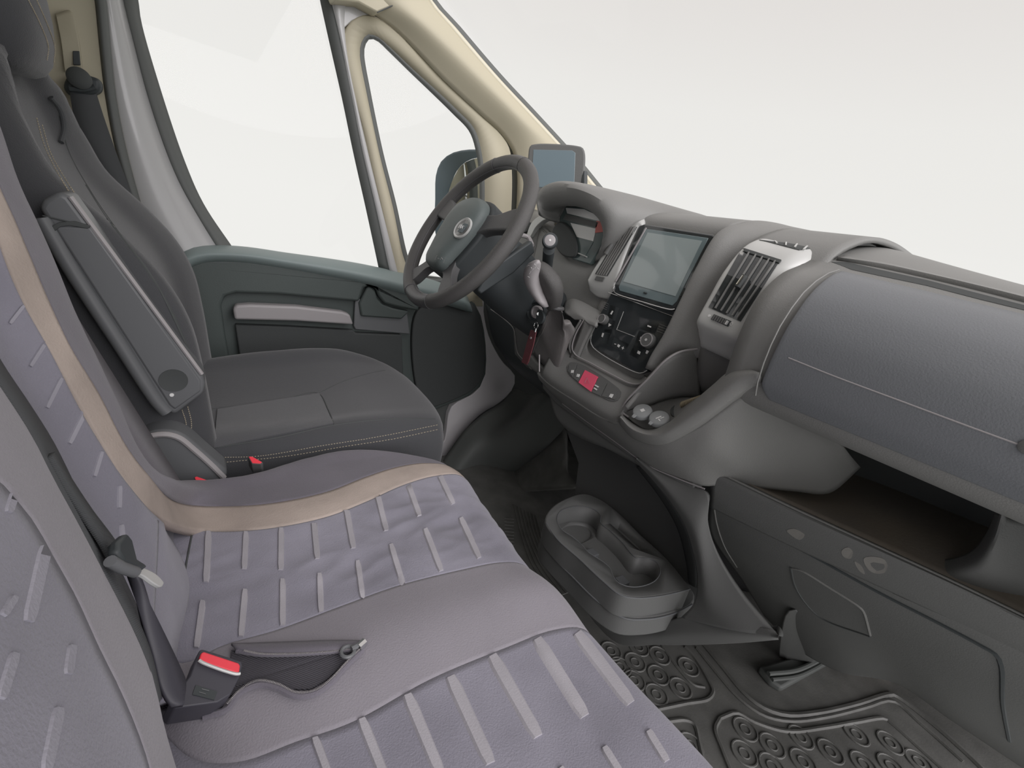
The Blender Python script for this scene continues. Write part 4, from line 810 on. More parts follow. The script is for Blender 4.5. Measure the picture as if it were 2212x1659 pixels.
# seat belts
db = empty('driver_seat_belt', (-.2, .78, .7), 'dark seat belt hanging from the round anchor on the cream door pillar', 'seat belt')
strip('webbing', R([(150, 196), (156, 235), (165, 285), (200, 340), (250, 410), (300, 470), (330, 520), (350, 560)], y=.755), R([(208, 200), (222, 245), (246, 315), (272, 385), (296, 446), (330, 500), (365, 540), (400, 590)], y=.76), 'belt', db, solid=.003)
prism('belt_anchor', R(c2([(136, 188), (142, 168), (155, 156), (172, 153), (186, 160), (200, 165), (212, 170), (219, 182), (217, 196), (205, 204), (180, 206), (150, 206)], 36), y=.755), (0, .03, 0), 'black', db, bevel=.008, seg=3)
disc('anchor_bolt', Q(172, 170, y=.752), (0, -1, .1), .016, 'hollow', db, [(.02, -.004), (.02, .006), (.014, .011), (.0001, .011)])
tube('anchor_slot', R([(150, 192), (180, 194), (206, 188)], y=.752), .005, 'black', db, n=10)
# ============================================================ double passenger bench
be = empty('passenger_bench', (.15, -.35, .1), 'double passenger bench in a grey-lilac striped cover with tan piping', 'seat')
def zt(y): return .505
BN = V((1, 0, .34)).normalized()
def bpn(pts, off=0.0): return [Q(a, b, n=(V((-.02, 0, .5))+BN*off, BN)) for a, b in pts]
def bw(y, z, o=0): return V((-.02, y, .5))+V((-.34*(z-.5), 0, z-.5))+BN*o
up = lambda L: [L[0]+V((-.34*(1.12-L[0].z), .0, 1.12-L[0].z))]+L
# ---- cushion, strips between lines running back to front
r0 = [(330, 1042), (400, 1040), (490, 1032), (570, 1018), (660, 990), (740, 974), (800, 972), (880, 982), (958, 1002)]
r1 = [(300, 1038), (345, 1078), (420, 1092), (560, 1090), (700, 1064), (790, 1030), (860, 1008), (920, 1000), (968, 1006)]
r2 = [(316, 1085), (350, 1128), (440, 1147), (560, 1144), (700, 1118), (790, 1084), (870, 1048), (940, 1028), (992, 1026)]
r3 = [(350, 1420), (400, 1432), (480, 1395), (600, 1360), (740, 1308), (860, 1265), (1000, 1230), (1080, 1215), (1124, 1217)]
r4 = [(330, 1560), (420, 1640), (520, 1645), (640, 1602), (760, 1560), (930, 1467), (1100, 1396), (1190, 1362), (1252, 1356)]
def wr(p, u, v):
    a = .002*noise.noise(p*14)+.001*noise.noise(p*40+V((3, 1, 0))); return p+V((0, 0, a*math.sin(min(1, v*1.2)*math.pi)))
def front(rows, dx=.03):   # roll the cloth over the front edge and down
    for r in rows:
        e_ = r[-1]; r += [e_+V((dx, -.004, -.03)), e_+V((dx+.008, -.006, -.10)), e_+V((dx-.01, -.006, -.22))]
    return rows
def lift(pts2, z0, dz): return [Q(a, b, z=z0+dz*math.sin(i/(len(pts2)-1)*math.pi)) for i, (a, b) in enumerate(pts2)]
R0 = lift(r0, .500, .0); R1 = lift(r1, .508, .004); R2 = lift(r2, .508, .002); R3 = lift(r3, .502, .006); R4 = lift(r4, .502, .008)
R2b = [p.lerp(q, .5)+V((0, 0, -.004)) for p, q in zip(R2, R3)]
R0d = [p+V((0, .012, -.05)) for p in R0]; R0e = [p+V((0, .012, -.14)) for p in R0]; R0m = [p.lerp(q, .45)+V((0, 0, .0)) for p, q in zip(R0, R1)]
Y4 = lambda y, z=.505: [V((x, y, z+.006*math.sin(max(0, x)/.38*math.pi))) for x in (-.05, -.02, .02, .08, .14, .21, .28, .35, .392)]
R5 = Y4(-.55); R6 = Y4(-.70); R7 = Y4(-.82, .49); R8 = [p+V((0, -.02, -.10)) for p in R7]
for r in (R0d, R0e, R0m, R5, R6, R7, R8): pass
k0 = [(-60, 250), (0, 405), (30, 470), (64, 550), (108, 655), (153, 750), (215, 852), (268, 955), (315, 1020), (344, 1066)]
k1 = [(-60, 380), (-25, 455), (7, 548), (55, 660), (105, 752), (165, 860), (216, 950), (268, 1040), (306, 1088), (345, 1122)]
ko = [(-40, 200), (30, 395), (70, 480), (110, 570), (155, 680), (200, 775), (243, 870), (280, 960), (312, 1008), (340, 1040)]
k2 = [(-130, 480), (-60, 680), (0, 790), (60, 880), (110, 960), (175, 1090), (225, 1180), (280, 1290), (325, 1400), (348, 1500)]
K0 = bpn(k0, .030); K1 = bpn(k1, .022); KO = bpn(ko, .012); K2 = bpn(k2, .006)
K0, K1, KO, K2 = up(K0), up(K1), up(KO), up(K2)
KOd = [p+V((-.09, .02, 0)) for p in KO]
rows_b = [KOd+R0e[1:], [p+V((-.02, .012, 0)) for p in KO[:-1]]+R0d[1:], KO[:-1]+R0[1:], [p.lerp(q, .5)+BN*.006 for p, q in zip(KO[:-1], K0[:-1])]+R0m[2:], K0[:-1]+R1[2:]]; front(rows_b)
bo = loft('inner_bolster', rows_b, 'cover_dark', be, nu=150, nv=40, solid=.01, fn=wr, auto=0, fdir=V((1, 0, 1)))
rt0 = K0[:-1]+R1[2:]; rt1 = K1[:-1]+R2[2:]; rows_t = [rt0, [p.lerp(q, .5)+V((0, 0, .002)) for p, q in zip(rt0, rt1)], rt1]; front(rows_t)
tan = loft('tan_piping', rows_t, 'tan', be, nu=150, nv=10, solid=.01, auto=0, fdir=V((1, 0, 1)))
rows_m = [list(R2), R2b, list(R3)]; front(rows_m)
midp = loft('middle_cushion_panel', rows_m, 'cover', be, nu=120, nv=60, solid=.01, fn=lambda p, u, v: p+V((0, 0, math.sin(u*math.pi)*(.006*noise.noise(V((p.x*14+p.y*6, p.y*16, 1)))+.003*(1-abs(noise.noise(V((p.x*16, p.y*30, 4))))*2)))), auto=0, fdir=V((0, 0, 1)))
R34 = [p.lerp(q, .5)+V((0, 0, .010)) for p, q in zip(R3, R4)]
rows_c = [list(R3), R34, list(R4)]; front(rows_c)
band = loft('cushion_centre_band', rows_c, 'cover_band', be, nu=90, nv=30, solid=.01, fn=lambda p, u, v: p+V((0, 0, math.sin(u*math.pi)*.004*noise.noise(V((p.x*9, p.y*9, 7))))), auto=0, fdir=V((0, 0, 1)))
rows_o = [list(R4), list(R5), list(R6), list(R7), list(R8)]; front(rows_o)
outp = loft('outer_cushion_panel', rows_o, 'cover', be, nu=100, nv=70, solid=.01, fn=lambda p, u, v: p+V((0, 0, min(1, u*4)*(.005*noise.noise(V((p.x*12, p.y*8, 1)))+.002*noise.noise(V((p.x*40, p.y*20, 4)))))), auto=0, fdir=V((0, 0, 1)))
box('bench_box', (-.05, -.82, .0), (.36, .10, .36), 'carpet', be, bevel=.01)
box('bench_pan', (-.06, -.83, .36), (.39, .12, .45), 'cover_dark', be, bevel=.02)
def bars(srf, L, wpx, par, m='cover_bar', h=.0022, bend=0):
    P = []
    for (x0, y0, x1, y1) in L:
        d = V((x1-x0, y1-y0, 0)); l = d.length; d /= l; s = V((-d.y, d.x, 0)); w_ = wpx*(.6+l/260) if wpx else 0
        n = 9; top = []; base_ = []
        for i in range(n):
            t = i/(n-1); c = V((x0, y0, 0))+d*l*t
            ww = w_*(.75 if i in (0, n-1) else 1)
            for k in (-1, -.6, .6, 1):
                q = c+s*ww*k; hp, hn = srf.hit(q.x, q.y); top.append(hp+hn*(h if abs(k) < 1 else -.0012))
        P.append((top, grid_faces(n, 4)+[(0, 1, 2, 3), tuple((n-1)*4+k for k in (3, 2, 1, 0))]))
    v, f, _ = merge(P); return mk('raised_stripes', v, f, m, par)
MS = Surf(midp)
bars(MS, [(947, 1022, 979, 1089), (880, 1042, 906, 1115), (814, 1065, 834, 1147), (747, 1095, 763, 1185), (677, 1121, 685, 1208), (607, 1142, 606, 1232),
          (995, 1119, 1035, 1206), (918, 1143, 953, 1234), (844, 1177, 870, 1262), (772, 1212, 783, 1292), (690, 1240, 693, 1324), (610, 1252, 610, 1352),
          (450, 1149, 445, 1258), (531, 1150, 527, 1230), (438, 1299, 424, 1400), (529, 1275, 520, 1376)], 9.0, midp)
v, f = MS.seam([(416, 1148), (404, 1210), (392, 1280), (378, 1380)], .0012, 30, 0); mk('panel_seam', v, f, 'hollow', midp)
OS = Surf(outp)
bars(OS, [(1160, 1381, 1263, 1548), (1063, 1417, 1162, 1592), (973, 1463, 1059, 1650), (880, 1502, 950, 1670), (781, 1554, 835, 1690), (1247, 1368, 1362, 1520), (1305, 1615, 1345, 1680), (680, 1595, 715, 1690), (1400, 1580, 1440, 1645), (1210, 1660, 1250, 1720)]+[proj((x, y+.055, .505))+proj((x, y-.055, .505)) for i, y in enumerate((-.565, -.71)) for x in [.03+.055*k+.027*i for k in range(6)] if proj((x, y+.055, .505))[1] > 1700], 13, outp)
# dirt specks and stains pressed in the cloth
BD = Surf(band)
# ---- backrest
BM = [p.lerp(q, .5)+BN*-.004 for p, q in zip(K1, K2)]
bm_ = loft('middle_backrest_panel', [K1, BM, K2], 'cover', be, nu=80, nv=30, solid=.01, fn=lambda p, u, v: p+BN*(.004*noise.noise(p*12)), auto=0, fdir=BN)
KS_ = Surf(bm_)
bars(KS_, [(50, 661, 20, 699), (98, 739, 64, 791), (132, 817, 100, 881), (184, 888, 149, 958), (219, 976, 203, 1029), (258, 1050, 257, 1097),(262, 1134, 266, 1190)], 8, bm_, 'cover_bar_soft', .0012)
# infill between middle backrest and middle cushion (the crease)
mc = [(345, 1122), (345, 1200), (348, 1300), (350, 1400), (352, 1500)]
loft('crease_cloth', [[K1[-2], K1[-1], R2[1]], [bpn([(318, 1230)], .006)[0], bpn([(370, 1250)], .008)[0], Q(410, 1250, z=.50)], [bpn([(326, 1390)], .006)[0], bpn([(350, 1400)], .01)[0], Q(385, 1405, z=.50)], [bpn([(344, 1500)], .006)[0], bpn([(352, 1510)], .01)[0], Q(372, 1520, z=.495)]], 'cover', be, nu=12, nv=24, solid=.008, fdir=V((1, 0, 1)))
# outer backrest: band and panel, running beyond the frame
j0 = [(-130, 560), (-60, 740), (0, 835), (60, 930), (105, 1020), (160, 1120), (212, 1220), (270, 1330), (318, 1440), (338, 1530), (356, 1600), (385, 1700)]
j1 = [(-130, 900), (-70, 990), (0, 1040), (40, 1085), (75, 1130), (120, 1210), (165, 1290), (215, 1400), (255, 1480), (290, 1560), (312, 1620), (345, 1720)]
J0 = bpn(j0, .045); J1 = bpn(j1, .060)
J0 = up(J0)+[bw(-.475, .52, .045)]; J1 = up(J1)+[bw(-.51, .52, .06)]
J0d = [p+V((-.04, .012, 0)) for p in J0]
bnd = loft('outer_backrest_band', [J0d, [p+V((-.008, .006, 0)) for p in J0], J0, [p.lerp(q, .5)+BN*.003 for p, q in zip(J0, J1)], J1], 'cover_band', be, nu=60, nv=24, solid=.01, auto=0, fdir=BN)
n1 = len(J1); zs = [p.z for p in J1]
J2 = [bw(-.56, z, .068) for z in zs]; J3 = [bw(-.65, z, .066) for z in zs]; J4 = [bw(-.74, z, .05) for z in zs]; J5 = [bw(-.80, z, .01) for z in zs]; J6 = [bw(-.81, z, -.08) for z in zs]
obp = loft('outer_backrest_panel', [J1, J2, J3, J4, J5, J6], 'cover', be, nu=70, nv=50, solid=.01, fn=lambda p, u, v: p+BN*(min(1, u*4)*.005*noise.noise(p*9)), auto=0, fdir=BN)
OB = Surf(obp)
bars(OB, [(98, 1181, 61, 1343), (30, 1413, 0, 1510), (126, 1531, 98, 1665), (34, 1056, 17, 1107), (155, 1395, 146, 1457), (30, 1290, 5, 1330)], 15, obp, 'cover_bar_soft', .0008)
loft('backrest_top', [[bw(.06, 1.115, .02), bw(-.3, 1.115, .055), bw(-.79, 1.115, .03)], [bw(.06, 1.14, -.04), bw(-.3, 1.14, -.04), bw(-.80, 1.14, -.04)], [bw(.06, 1.10, -.12), bw(-.3, 1.10, -.12), bw(-.80, 1.10, -.12)]], 'cover_dark', be, nu=14, nv=14, solid=.01)
loft('backrest_core', [[bw(.08, .40, -.02), bw(-.35, .40, -.02), bw(-.80, .40, -.02)], [bw(.02, 1.1, -.03), bw(-.35, 1.1, -.03), bw(-.80, 1.1, -.03)], [bw(.02, 1.1, -.13), bw(-.35, 1.1, -.13), bw(-.80, 1.1, -.13)], [bw(.08, .40, -.13), bw(-.35, .40, -.13), bw(-.80, .40, -.13)]], 'cover_dark', be, nu=14, nv=30, smv=False, solid=.01)
# ---- open zip in the centre band
zt_ = [(470, 1402), (500, 1405), (560, 1412), (620, 1412), (700, 1408), (790, 1397)]
zb_ = [(440, 1545), (480, 1530), (520, 1505), (560, 1481), (600, 1488), (640, 1504), (680, 1499), (710, 1477), (745, 1440), (790, 1402)]
lens = c2([(500, 1408), (560, 1417), (640, 1416), (720, 1411), (782, 1402), (745, 1434), (705, 1472), (670, 1492), (630, 1492), (590, 1478), (550, 1474), (510, 1500), (455, 1530), (430, 1538), (350, 1536), (360, 1528), (440, 1500), (500, 1470)], 70, sm=False)
zp = mk('zip_opening', *BD.plate(lens, .0025), 'mesh_cloth', be, smooth=False, closed=True)
v, f = tube_geo(BD.line([(512, 1414), (560, 1421), (620, 1421), (700, 1416), (774, 1407)], .004, 40), .0022, 8); mk('zip_tape', v, f, 'cover_dark', zp)
v, f = tube_geo(BD.line([(440, 1552), (490, 1536), (515, 1504), (560, 1484), (600, 1490), (640, 1507), (680, 1502), (712, 1480), (748, 1442), (782, 1409)], .003, 60), .003, 8); mk('zip_tape', v, f, 'cover_dark', zp)
strip('zip_flap', BD.line([(500, 1398), (560, 1396), (640, 1393), (720, 1390), (786, 1390)], .0045), BD.line([(512, 1414), (560, 1421), (640, 1421), (720, 1415), (788, 1404)], .0075), 'cover_dark', zp, solid=.002)
P = []
for ln, n_ in (([(528, 1418), (560, 1424), (620, 1424), (700, 1419), (772, 1410)], 90), ([(492, 1528), (518, 1500), (556, 1480), (600, 1486), (640, 1503), (680, 1498), (712, 1476), (748, 1438), (776, 1411)], 110)):
    L = BD.line(ln, .0065, n_*2)
    for i in range(n_): P.append(tube_geo([L[2*i], L[2*i].lerp(L[min(2*i+1, len(L)-1)], .75)], .0010, 5))
v, f, _ = merge(P); mk('zip_teeth', v, f, 'silver_soft', zp)
za = BD.line([(772, 1412), (786, 1400)], .008); tube('zip_slider', za, .0045, 'chrome', zp, ns=8)
zc, zn = BD.hit(749, 1420, .008); ring_pts = [zc+(V((1, 0, 0))*math.cos(2*math.pi*i/20)+V((0, 1, 0))*math.sin(2*math.pi*i/20))*.0062 for i in range(20)]
tube('zip_pull', ring_pts, .0019, 'seat_plastic', zp, ns=8, closed=True); tube('zip_pull_neck', BD.line([(757, 1416), (770, 1409)], .009), .0028, 'seat_plastic', zp)
# ---- buckles
bu = empty('seat_belt_buckle', Q(450, 1490, z=.505), 'large black belt buckle with bright red button beside the open zip', 'seat belt buckle', 'belt buckles along the bench and driver seat')
B0 = Q(475, 1440, z=.545); U = (Q(520, 1440, z=.545)-Q(430, 1412, z=.545)).normalized(); BNN = V((.25, -.28, .92)).normalized(); U = (U-BNN*U.dot(BNN)).normalized()
bq = lambda pts, off=0.0: [Q(a, b, n=(B0+BNN*off, BNN)) for a, b in pts]
prism('buckle_body', bq([(431, 1404), (438, 1402), (522, 1428), (524, 1436), (518, 1462), (498, 1500), (470, 1517), (378, 1530), (366, 1518), (410, 1460)]), BNN*-.028, 'buckle_black', bu, bevel=.004, seg=3)
prism('release_button', bq([(434, 1411), (440, 1407), (516, 1432), (519, 1438), (517, 1452), (511, 1454), (434, 1428), (430, 1424)], .0035), BNN*-.01, 'red_button', bu, bevel=.002, seg=3)
tube('chrome_lip', bq([(430, 1426), (437, 1431), (510, 1456), (519, 1455)], .003), .0013, 'silver', bu, n=20)
prism('buckle_label', bq([(423, 1480), (470, 1494), (463, 1512), (416, 1500)], .0008), BNN*-.001, 'black', bu, bevel=0)
sym([[(436, 1487), (452, 1491), (451.5, 1493), (435.5, 1489)], [(430, 1494), (445, 1498), (444.5, 1499.5), (429.5, 1495.5)]], bu, bq, .0012, 'seat_plastic', 'label_lines')
for (px, py, lab, q, zz) in ((552, 994, 'small red buckle button at the driver seat edge, farther one', [(537, 986), (545, 986), (566, 998), (562, 1001), (545, 1000)], .515), (434, 1034, 'small red buckle button beside the rounded recliner cover, nearer one', [(420, 1031), (425, 1029), (447, 1037), (446, 1040), (424, 1040)], .502)):
    b2 = empty('seat_belt_buckle', Q(px, py, z=zz-.03), lab, 'seat belt buckle', 'belt buckles along the bench and driver seat')
    nb = V((-.1, -.45, .88)).normalized(); c0 = Q(px, py, z=zz)
    pq = [Q(a, b, n=(c0, nb)) for a, b in q]; cc = sum(pq, V())/len(pq)
    prism('buckle_body', [cc+(p-cc)*1.18-nb*.001 for p in pq], nb*-.03, 'carpet', b2, bevel=.001); prism('release_button', pq, nb*-.004, 'red_button', b2, bevel=.0006)
# ---- passenger belt lying along the gap between the two backrests
pb = empty('passenger_seat_belt', bw(-.30, .6, .03), 'dark seat belt running down between the backrests with a metal tongue', 'seat belt')
strip('webbing_gap', bpn([(a+6, b-6) for a, b in k2], .012), bpn([(a+3, b-3) for a, b in j0[:10]], .050), 'belt', pb, solid=.003, n=40)
strip('webbing_upper', bpn([(120, 975), (160, 1040), (200, 1100), (256, 1177), (272, 1215)], .040), bpn([(112, 985), (148, 1052), (188, 1112), (232, 1180), (255, 1222)], .045), 'belt', pb, solid=.003)
TN = bpn([(230, 1180), (250, 1160), (262, 1175), (272, 1216), (298, 1232), (285, 1242), (245, 1226), (228, 1200)], .05)
prism('tongue_grip', TN, BN*.006, 'black', pb, bevel=.002)
tube('tongue_bar', bpn([(238, 1212), (262, 1226), (292, 1236)], .054),  .0032, 'seat_plastic', pb, ns=12)
prism('tongue_plate', bpn(c2([(278, 1222), (300, 1230), (328, 1244), (345, 1264), (340, 1272), (326, 1266), (300, 1248), (280, 1240)], 24), .052), BN*.0025, 'silver', pb, bevel=.0006)
strip('webbing_lap', bpn([(272, 1240), (290, 1290), (312, 1350), (336, 1420), (352, 1480), (372, 1528)], .03), bpn([(292, 1244), (322, 1300), (356, 1368), (390, 1440), (402, 1470), (398, 1520)], .036), 'buckle_black', pb, solid=.003)

# ============================================================ floor: mats, console, footwell
fm = empty('floor_mat', (1.2, -.4, 0), 'ribbed dark rubber floor mat with rings in the passenger footwell', 'floor mat')
def fz(pts, z=0.0): return R(pts, z=z)
mo_ = [V((.30, -.95, 0)), V((.30, .10, 0)), V((.80, .10, 0)), V((1.30, -.10, 0)), V((1.62, -.30, 0)), V((1.64, -.95, 0))]
prism('mat_base', mo_, (0, 0, -.012), 'mat_rubber', fm, bevel=.003)
def fl(pts, r, n=40, z=.001): return tube_geo([Q(a, b, z=z) for a, b in (c2(pts, n, False) if n else pts)], r, 6)
ridge = [fl([(1520, 1392), (1560, 1440), (1610, 1500), (1650, 1530), (1700, 1545), (1770, 1540), (1850, 1522), (1925, 1500), (1936, 1504), (2010, 1560), (2100, 1640), (2130, 1670)], .007),
         fl([(1505, 1400), (1545, 1450), (1598, 1510), (1650, 1546), (1710, 1558), (1790, 1548), (1870, 1528), (1925, 1514), (1990, 1565), (2080, 1645)], .005),
         fl([(1555, 1552), (1590, 1540), (1630, 1560), (1700, 1580), (1780, 1572), (1850, 1560), (1910, 1552), (1925, 1562), (1990, 1620), (2040, 1665)], .005),
         fl([(1555, 1552), (1545, 1575), (1560, 1620), (1580, 1670)], .005),
         fl([(1405, 1536), (1480, 1520), (1530, 1510), (1540, 1495), (1530, 1470), (1500, 1420), (1480, 1398)], .005), fl([(1425, 1562), (1480, 1556), (1500, 1566), (1512, 1610), (1525, 1665)], .005), fl([(1430, 1395), (1470, 1450), (1500, 1480), (1522, 1485)], .004)]
v, f, _ = merge(ridge); mk('mat_ridges', v, f, 'mat_rubber', fm)
RR = [(1320, 1406), (1372, 1430), (1422, 1458), (1370, 1470), (1418, 1500), (1470, 1486), (1425, 1416), (1380, 1398), (1487, 1440), (1610, 1575), (1668, 1610), (1730, 1592), (1794, 1623), (1735, 1645), (1850, 1586), (1923, 1604), (1608, 1627), (1866, 1650), (1668, 1655), (1985, 1645), (1492, 1610), (1925, 1655), (1445, 1590), (1480, 1650), (1340, 1440)]
P = []
for a, b in RR:
    c = Q(a, b, z=.001); P.append(tube_geo([c+V((math.cos(t*math.pi/10)*.026, math.sin(t*math.pi/10)*.026, 0)) for t in range(20)], .0024, 6, True)); P.append(tube_geo([c+V((math.cos(t*math.pi/7)*.011, math.sin(t*math.pi/7)*.011, 0)) for t in range(14)], .0016, 6, True))
v, f, _ = merge(P); mk('mat_rings', v, f, 'mat_rubber', fm)
dm = empty('floor_mat', (1.0, .45, 0), 'worn dark rubber mat with curved ribs in the driver footwell', 'floor mat')
prism('mat_base', [V((.35, .12, .002)), V((.35, .84, .002)), V((1.55, .84, .002)), V((1.55, .02, .002)), V((.82, .02, .002))], (0, 0, -.012), 'mat_rubber', dm, bevel=.002)
P = [fl([(1110+8*i, 1090+4*i), (1125+8*i, 1150+3*i), (1150+9*i, 1220), (1200+8*i, 1290-3*i)], .0022, 30, .004) for i in range(7)]+[fl([(1090, 1120+7*i), (1110, 1122+7*i)], .0016, 4, .004) for i in range(14)]
v, f, _ = merge(P); mk('mat_ribs', v, f, 'mat_rubber', dm)
# wheel arch and footwell liner on the driver's side
wa = [R([(1113, 838), (1085, 868), (1045, 892), (1005, 928), (975, 968), (946, 1012)], y=.80), R([(1140, 850), (1112, 890), (1070, 920), (1030, 960), (1000, 1000), (975, 1040)], y=.72), R([(1200, 850), (1140, 905), (1090, 945), (1055, 990), (1030, 1030), (1010, 1070)], x=.98), R([(1250, 880), (1215, 930), (1160, 985), (1110, 1030), (1075, 1065), (1050, 1090)], x=1.10)]
st(loft('wall_footwell', wa, 'rubber', solid=.01, nu=30, nv=24))
ped = loft('accelerator_footrest', [R([(1150, 950), (1215, 925), (1225, 975)], x=1.12), R([(1110, 1010), (1170, 985), (1222, 1010)], x=1.10), R([(1060, 1060), (1130, 1060), (1250, 1050)], x=1.04)], 'mat_rubber', None, solid=.015, nu=14, nv=14)
tag(ped, 'sloping dark rubber foot rest in the driver footwell', 'foot rest')
# ---- lower centre console with cup holder tray
lc = empty('lower_console', (.85, -.12, 0), 'dark lower centre console with an arched recess above the floor', 'console')
arch_o = [(1212, 900), (1300, 950), (1400, 1008), (1470, 1040), (1525, 1062), (1530, 1130), (1552, 1200), (1600, 1275), (1680, 1372), (1682, 1380), (1640, 1386), (1500, 1392), (1335, 1388), (1290, 1370), (1230, 1290), (1180, 1200), (1168, 1150)]
arch_i = [(1226, 940), (1270, 965), (1330, 985), (1385, 1010), (1430, 1055), (1465, 1105), (1490, 1160), (1503, 1220), (1506, 1260), (1500, 1300), (1480, 1325), (1430, 1345), (1370, 1350), (1310, 1320), (1250, 1260), (1200, 1195), (1185, 1160)]
ao = [Q(a, b, x=.80) for a, b in arch_o]
side = loft('console_face', [R([(1380, 985), (1430, 1020), (1480, 1045), (1528, 1066), (1530, 1130), (1552, 1200), (1600, 1280), (1680, 1372)], x=.805), R([(1375, 990), (1420, 1032), (1460, 1080), (1494, 1130), (1512, 1190), (1520, 1250), (1530, 1300), (1600, 1365)], x=.79), R([(1372, 996), (1412, 1040), (1448, 1085), (1478, 1135), (1496, 1190), (1506, 1245), (1500, 1300), (1470, 1335)], x=.80)], 'dash_dark', lc, nu=50, nv=20, solid=.01)
loft('console_upper', [R([(1185, 850), (1240, 890), (1320, 940), (1400, 990), (1440, 1015)], x=.815), R([(1200, 900), (1240, 930), (1300, 960), (1350, 985), (1395, 1010)], x=.81), R([(1230, 935), (1260, 950), (1310, 970), (1350, 990), (1385, 1008)], x=.82)], 'dash_dark', lc, nu=30, nv=12, solid=.01)
prism('recess_back', R([(1205, 880), (1280, 930), (1400, 1000), (1480, 1100), (1515, 1200), (1510, 1300), (1400, 1330), (1235, 1120), (1250, 1000)], x=.90), (.01, 0, 0), 'carpet', lc, bevel=0)
loft('recess_side', [R([(1385, 1006), (1440, 1075), (1480, 1140), (1500, 1210), (1503, 1270)], x=.80), R([(1375, 1010), (1425, 1075), (1462, 1140), (1480, 1205), (1488, 1262)], x=.90)], 'hollow', lc, nu=24, nv=6, smv=False, solid=.006)
base_o = [(1310, 1322), (1350, 1345), (1400, 1348), (1460, 1338), (1500, 1310), (1600, 1365), (1682, 1378), (1640, 1387), (1500, 1393), (1340, 1388), (1300, 1378)]
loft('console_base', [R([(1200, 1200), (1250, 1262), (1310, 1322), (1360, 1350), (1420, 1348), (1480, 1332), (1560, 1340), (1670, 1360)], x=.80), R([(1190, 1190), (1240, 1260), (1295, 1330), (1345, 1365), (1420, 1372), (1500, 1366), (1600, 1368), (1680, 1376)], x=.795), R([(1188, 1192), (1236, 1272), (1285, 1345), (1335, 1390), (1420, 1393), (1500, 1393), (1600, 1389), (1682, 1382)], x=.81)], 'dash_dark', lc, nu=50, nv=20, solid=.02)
# cup holder tray
ch = empty('cup_holder', (.75, -.1, .25), 'black cup holder tray with two round wells low on the centre console', 'cup holder')
CZ = .33
out = c2([(1178, 1128), (1180, 1112), (1196, 1092), (1228, 1074), (1262, 1066), (1300, 1080), (1340, 1110), (1385, 1155), (1440, 1205), (1491, 1268), (1492, 1272), (1460, 1280), (1420, 1288), (1375, 1291), (1340, 1284), (1300, 1252), (1250, 1205), (1205, 1165)], 90)
body = prism('tray_body', [Q(a, b, z=CZ) for a, b in out], (0, 0, -.055), 'dash_dark', ch, bevel=.004, seg=3)
low_ = prism('tray_plinth', [Q(a, b, z=CZ-.05) for a, b in c2([(1172, 1170), (1174, 1140), (1200, 1115), (1300, 1110), (1400, 1200), (1500, 1282), (1496, 1304), (1450, 1325), (1395, 1334), (1345, 1330), (1290, 1295), (1235, 1240), (1190, 1195)], 80)], (0, 0, -.05), 'dash_dark', ch, bevel=.004, seg=3)
tube('plinth_bead', [Q(a, b, z=CZ-.052) for a, b in [(1170, 1160), (1190, 1198), (1235, 1244), (1290, 1298), (1345, 1334), (1395, 1338), (1450, 1328), (1496, 1306)]], .0018, 'seat_plastic', ch, n=50)
well = c2([(1203, 1122), (1209, 1106), (1232, 1096), (1258, 1094), (1284, 1101), (1298, 1114), (1297, 1128), (1318, 1146), (1345, 1172), (1375, 1205), (1402, 1206), (1422, 1218), (1427, 1234), (1418, 1252), (1396, 1264), (1365, 1268), (1338, 1260), (1325, 1246), (1318, 1228), (1306, 1216), (1270, 1192), (1258, 1178), (1240, 1162), (1212, 1142)], 90)
slot = [(1317, 1130), (1340, 1128), (1402, 1184), (1382, 1189)]
def cut(o, outl, z0, depth):
    c = prism('cutter', [Q(a, b, z=z0+.02) for a, b in outl], (0, 0, -depth-.02), 'carpet', bevel=0)
    # straight-down walls: same plan as the rim at z0
    vs = [Q(a, b, z=z0) for a, b in outl]; me = c.data; off = V(c.location); n = len(vs)
    bpy.data.objects.remove(c)
    c = prism('cutter', [v+V((0, 0, .02)) for v in vs], (0, 0, -depth-.02), 'carpet', bevel=0)
    b = o.modifiers.new('cut', 'BOOLEAN'); b.operation = 'DIFFERENCE'; b.object = c; b.solver = 'EXACT'
    dg = bpy.context.evaluated_depsgraph_get(); dg.update(); me = bpy.data.meshes.new_from_object(o.evaluated_get(dg)); o.modifiers.clear(); o.data = me
    bpy.data.objects.remove(c)
cut(body, well, CZ, .045); cut(body, slot, CZ, .02)
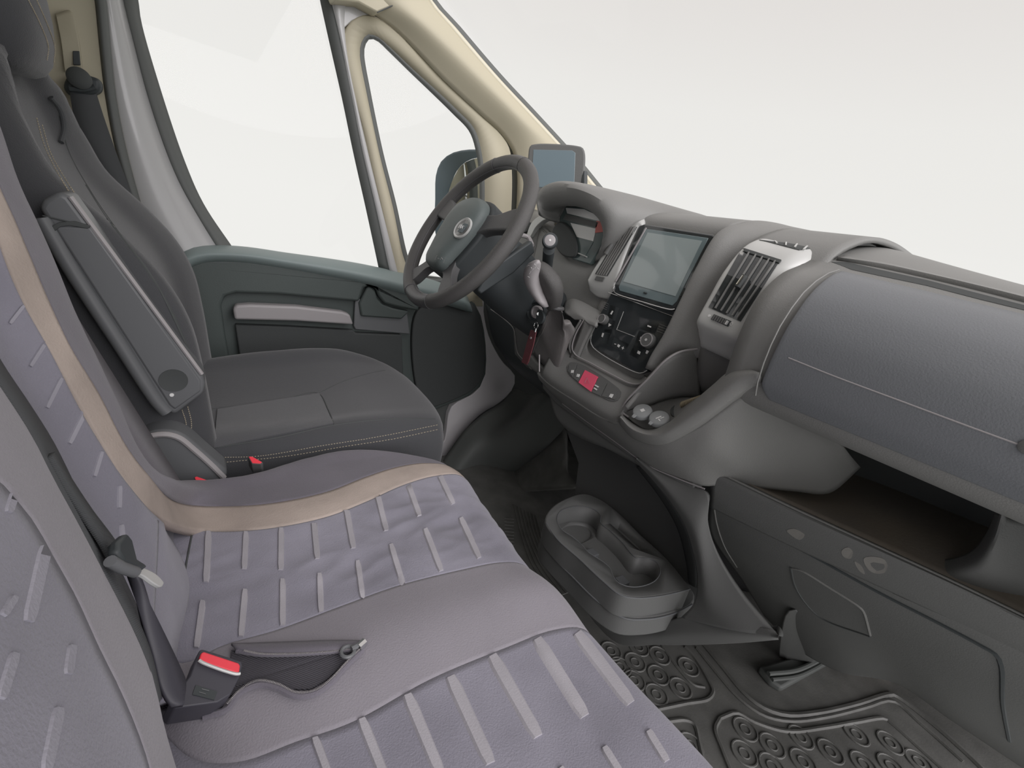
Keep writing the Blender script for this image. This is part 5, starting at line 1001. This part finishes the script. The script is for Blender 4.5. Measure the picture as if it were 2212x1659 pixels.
cut(body, c2([(1215, 1120), (1230, 1104), (1258, 1100), (1282, 1108), (1288, 1124), (1272, 1138), (1240, 1140)], 40), CZ, .054)
v, f = tube_geo([Q(a, b, z=CZ) for a, b in well], .0011, 6, True); mk('well_rim', v, f, 'seat_plastic', ch)
tube('tray_edge', [Q(a, b, z=CZ-.001) for a, b in [(1180, 1130), (1205, 1166), (1250, 1206), (1300, 1253), (1340, 1285), (1375, 1292), (1420, 1289), (1460, 1281), (1491, 1272)]], .0014, 'seat_plastic', ch, n=50)
for a, b in ((1280, 1192), (1345, 1252)):
    c = Q(a, b, z=CZ-.03); prism('cup_tab', [c+V((.012, .012, 0)), c+V((-.012, .012, 0)), c+V((-.012, -.012, 0)), c+V((.012, -.012, 0))], (0, 0, -.012), 'seat_plastic', ch, bevel=.002)
# floor bracket under the dashboard
fb = empty('floor_bracket', (1.35, -.5, 0), 'dark metal bracket with a tall tongue bolted to the floor under the shelf', 'bracket')
prism('bracket_foot', R([(1640, 1440), (1690, 1425), (1795, 1400), (1800, 1425), (1690, 1485), (1665, 1470)], z=.02), (0, 0, -.02), 'rubber', fb, bevel=.006)
prism('bracket_tongue', RX([(a, b, 1.02+.34*(b-1318)/122) for a, b in c2([(1686, 1440), (1690, 1340), (1700, 1320), (1722, 1318), (1745, 1335), (1790, 1385), (1780, 1415), (1730, 1440)], 24)]), (.02, 0, 0), 'dash_dark', fb, bevel=.006)
tube('bracket_rib', R([(1660, 1455), (1720, 1448), (1790, 1415)], z=.03), .006, 'rubber', fb, n=16)
tube('bracket_rib', R([(1668, 1468), (1725, 1460), (1795, 1424)], z=.022), .005, 'rubber', fb, n=16)
disc('bracket_bolt', Q(1822, 1408, x=1.35), (-1, 0, .2), .018, 'black', fb, h=.01)
fpn = st(loft('wall_front_lining', [R([(1520, 1395), (1600, 1385), (1700, 1340), (1820, 1320)], x=1.50), R([(1560, 1430), (1650, 1440), (1780, 1440), (1900, 1400)], x=1.50), R([(1620, 1490), (1690, 1520), (1800, 1500), (1930, 1465)], x=1.56)], 'dusty', solid=.01, nu=20, nv=14))
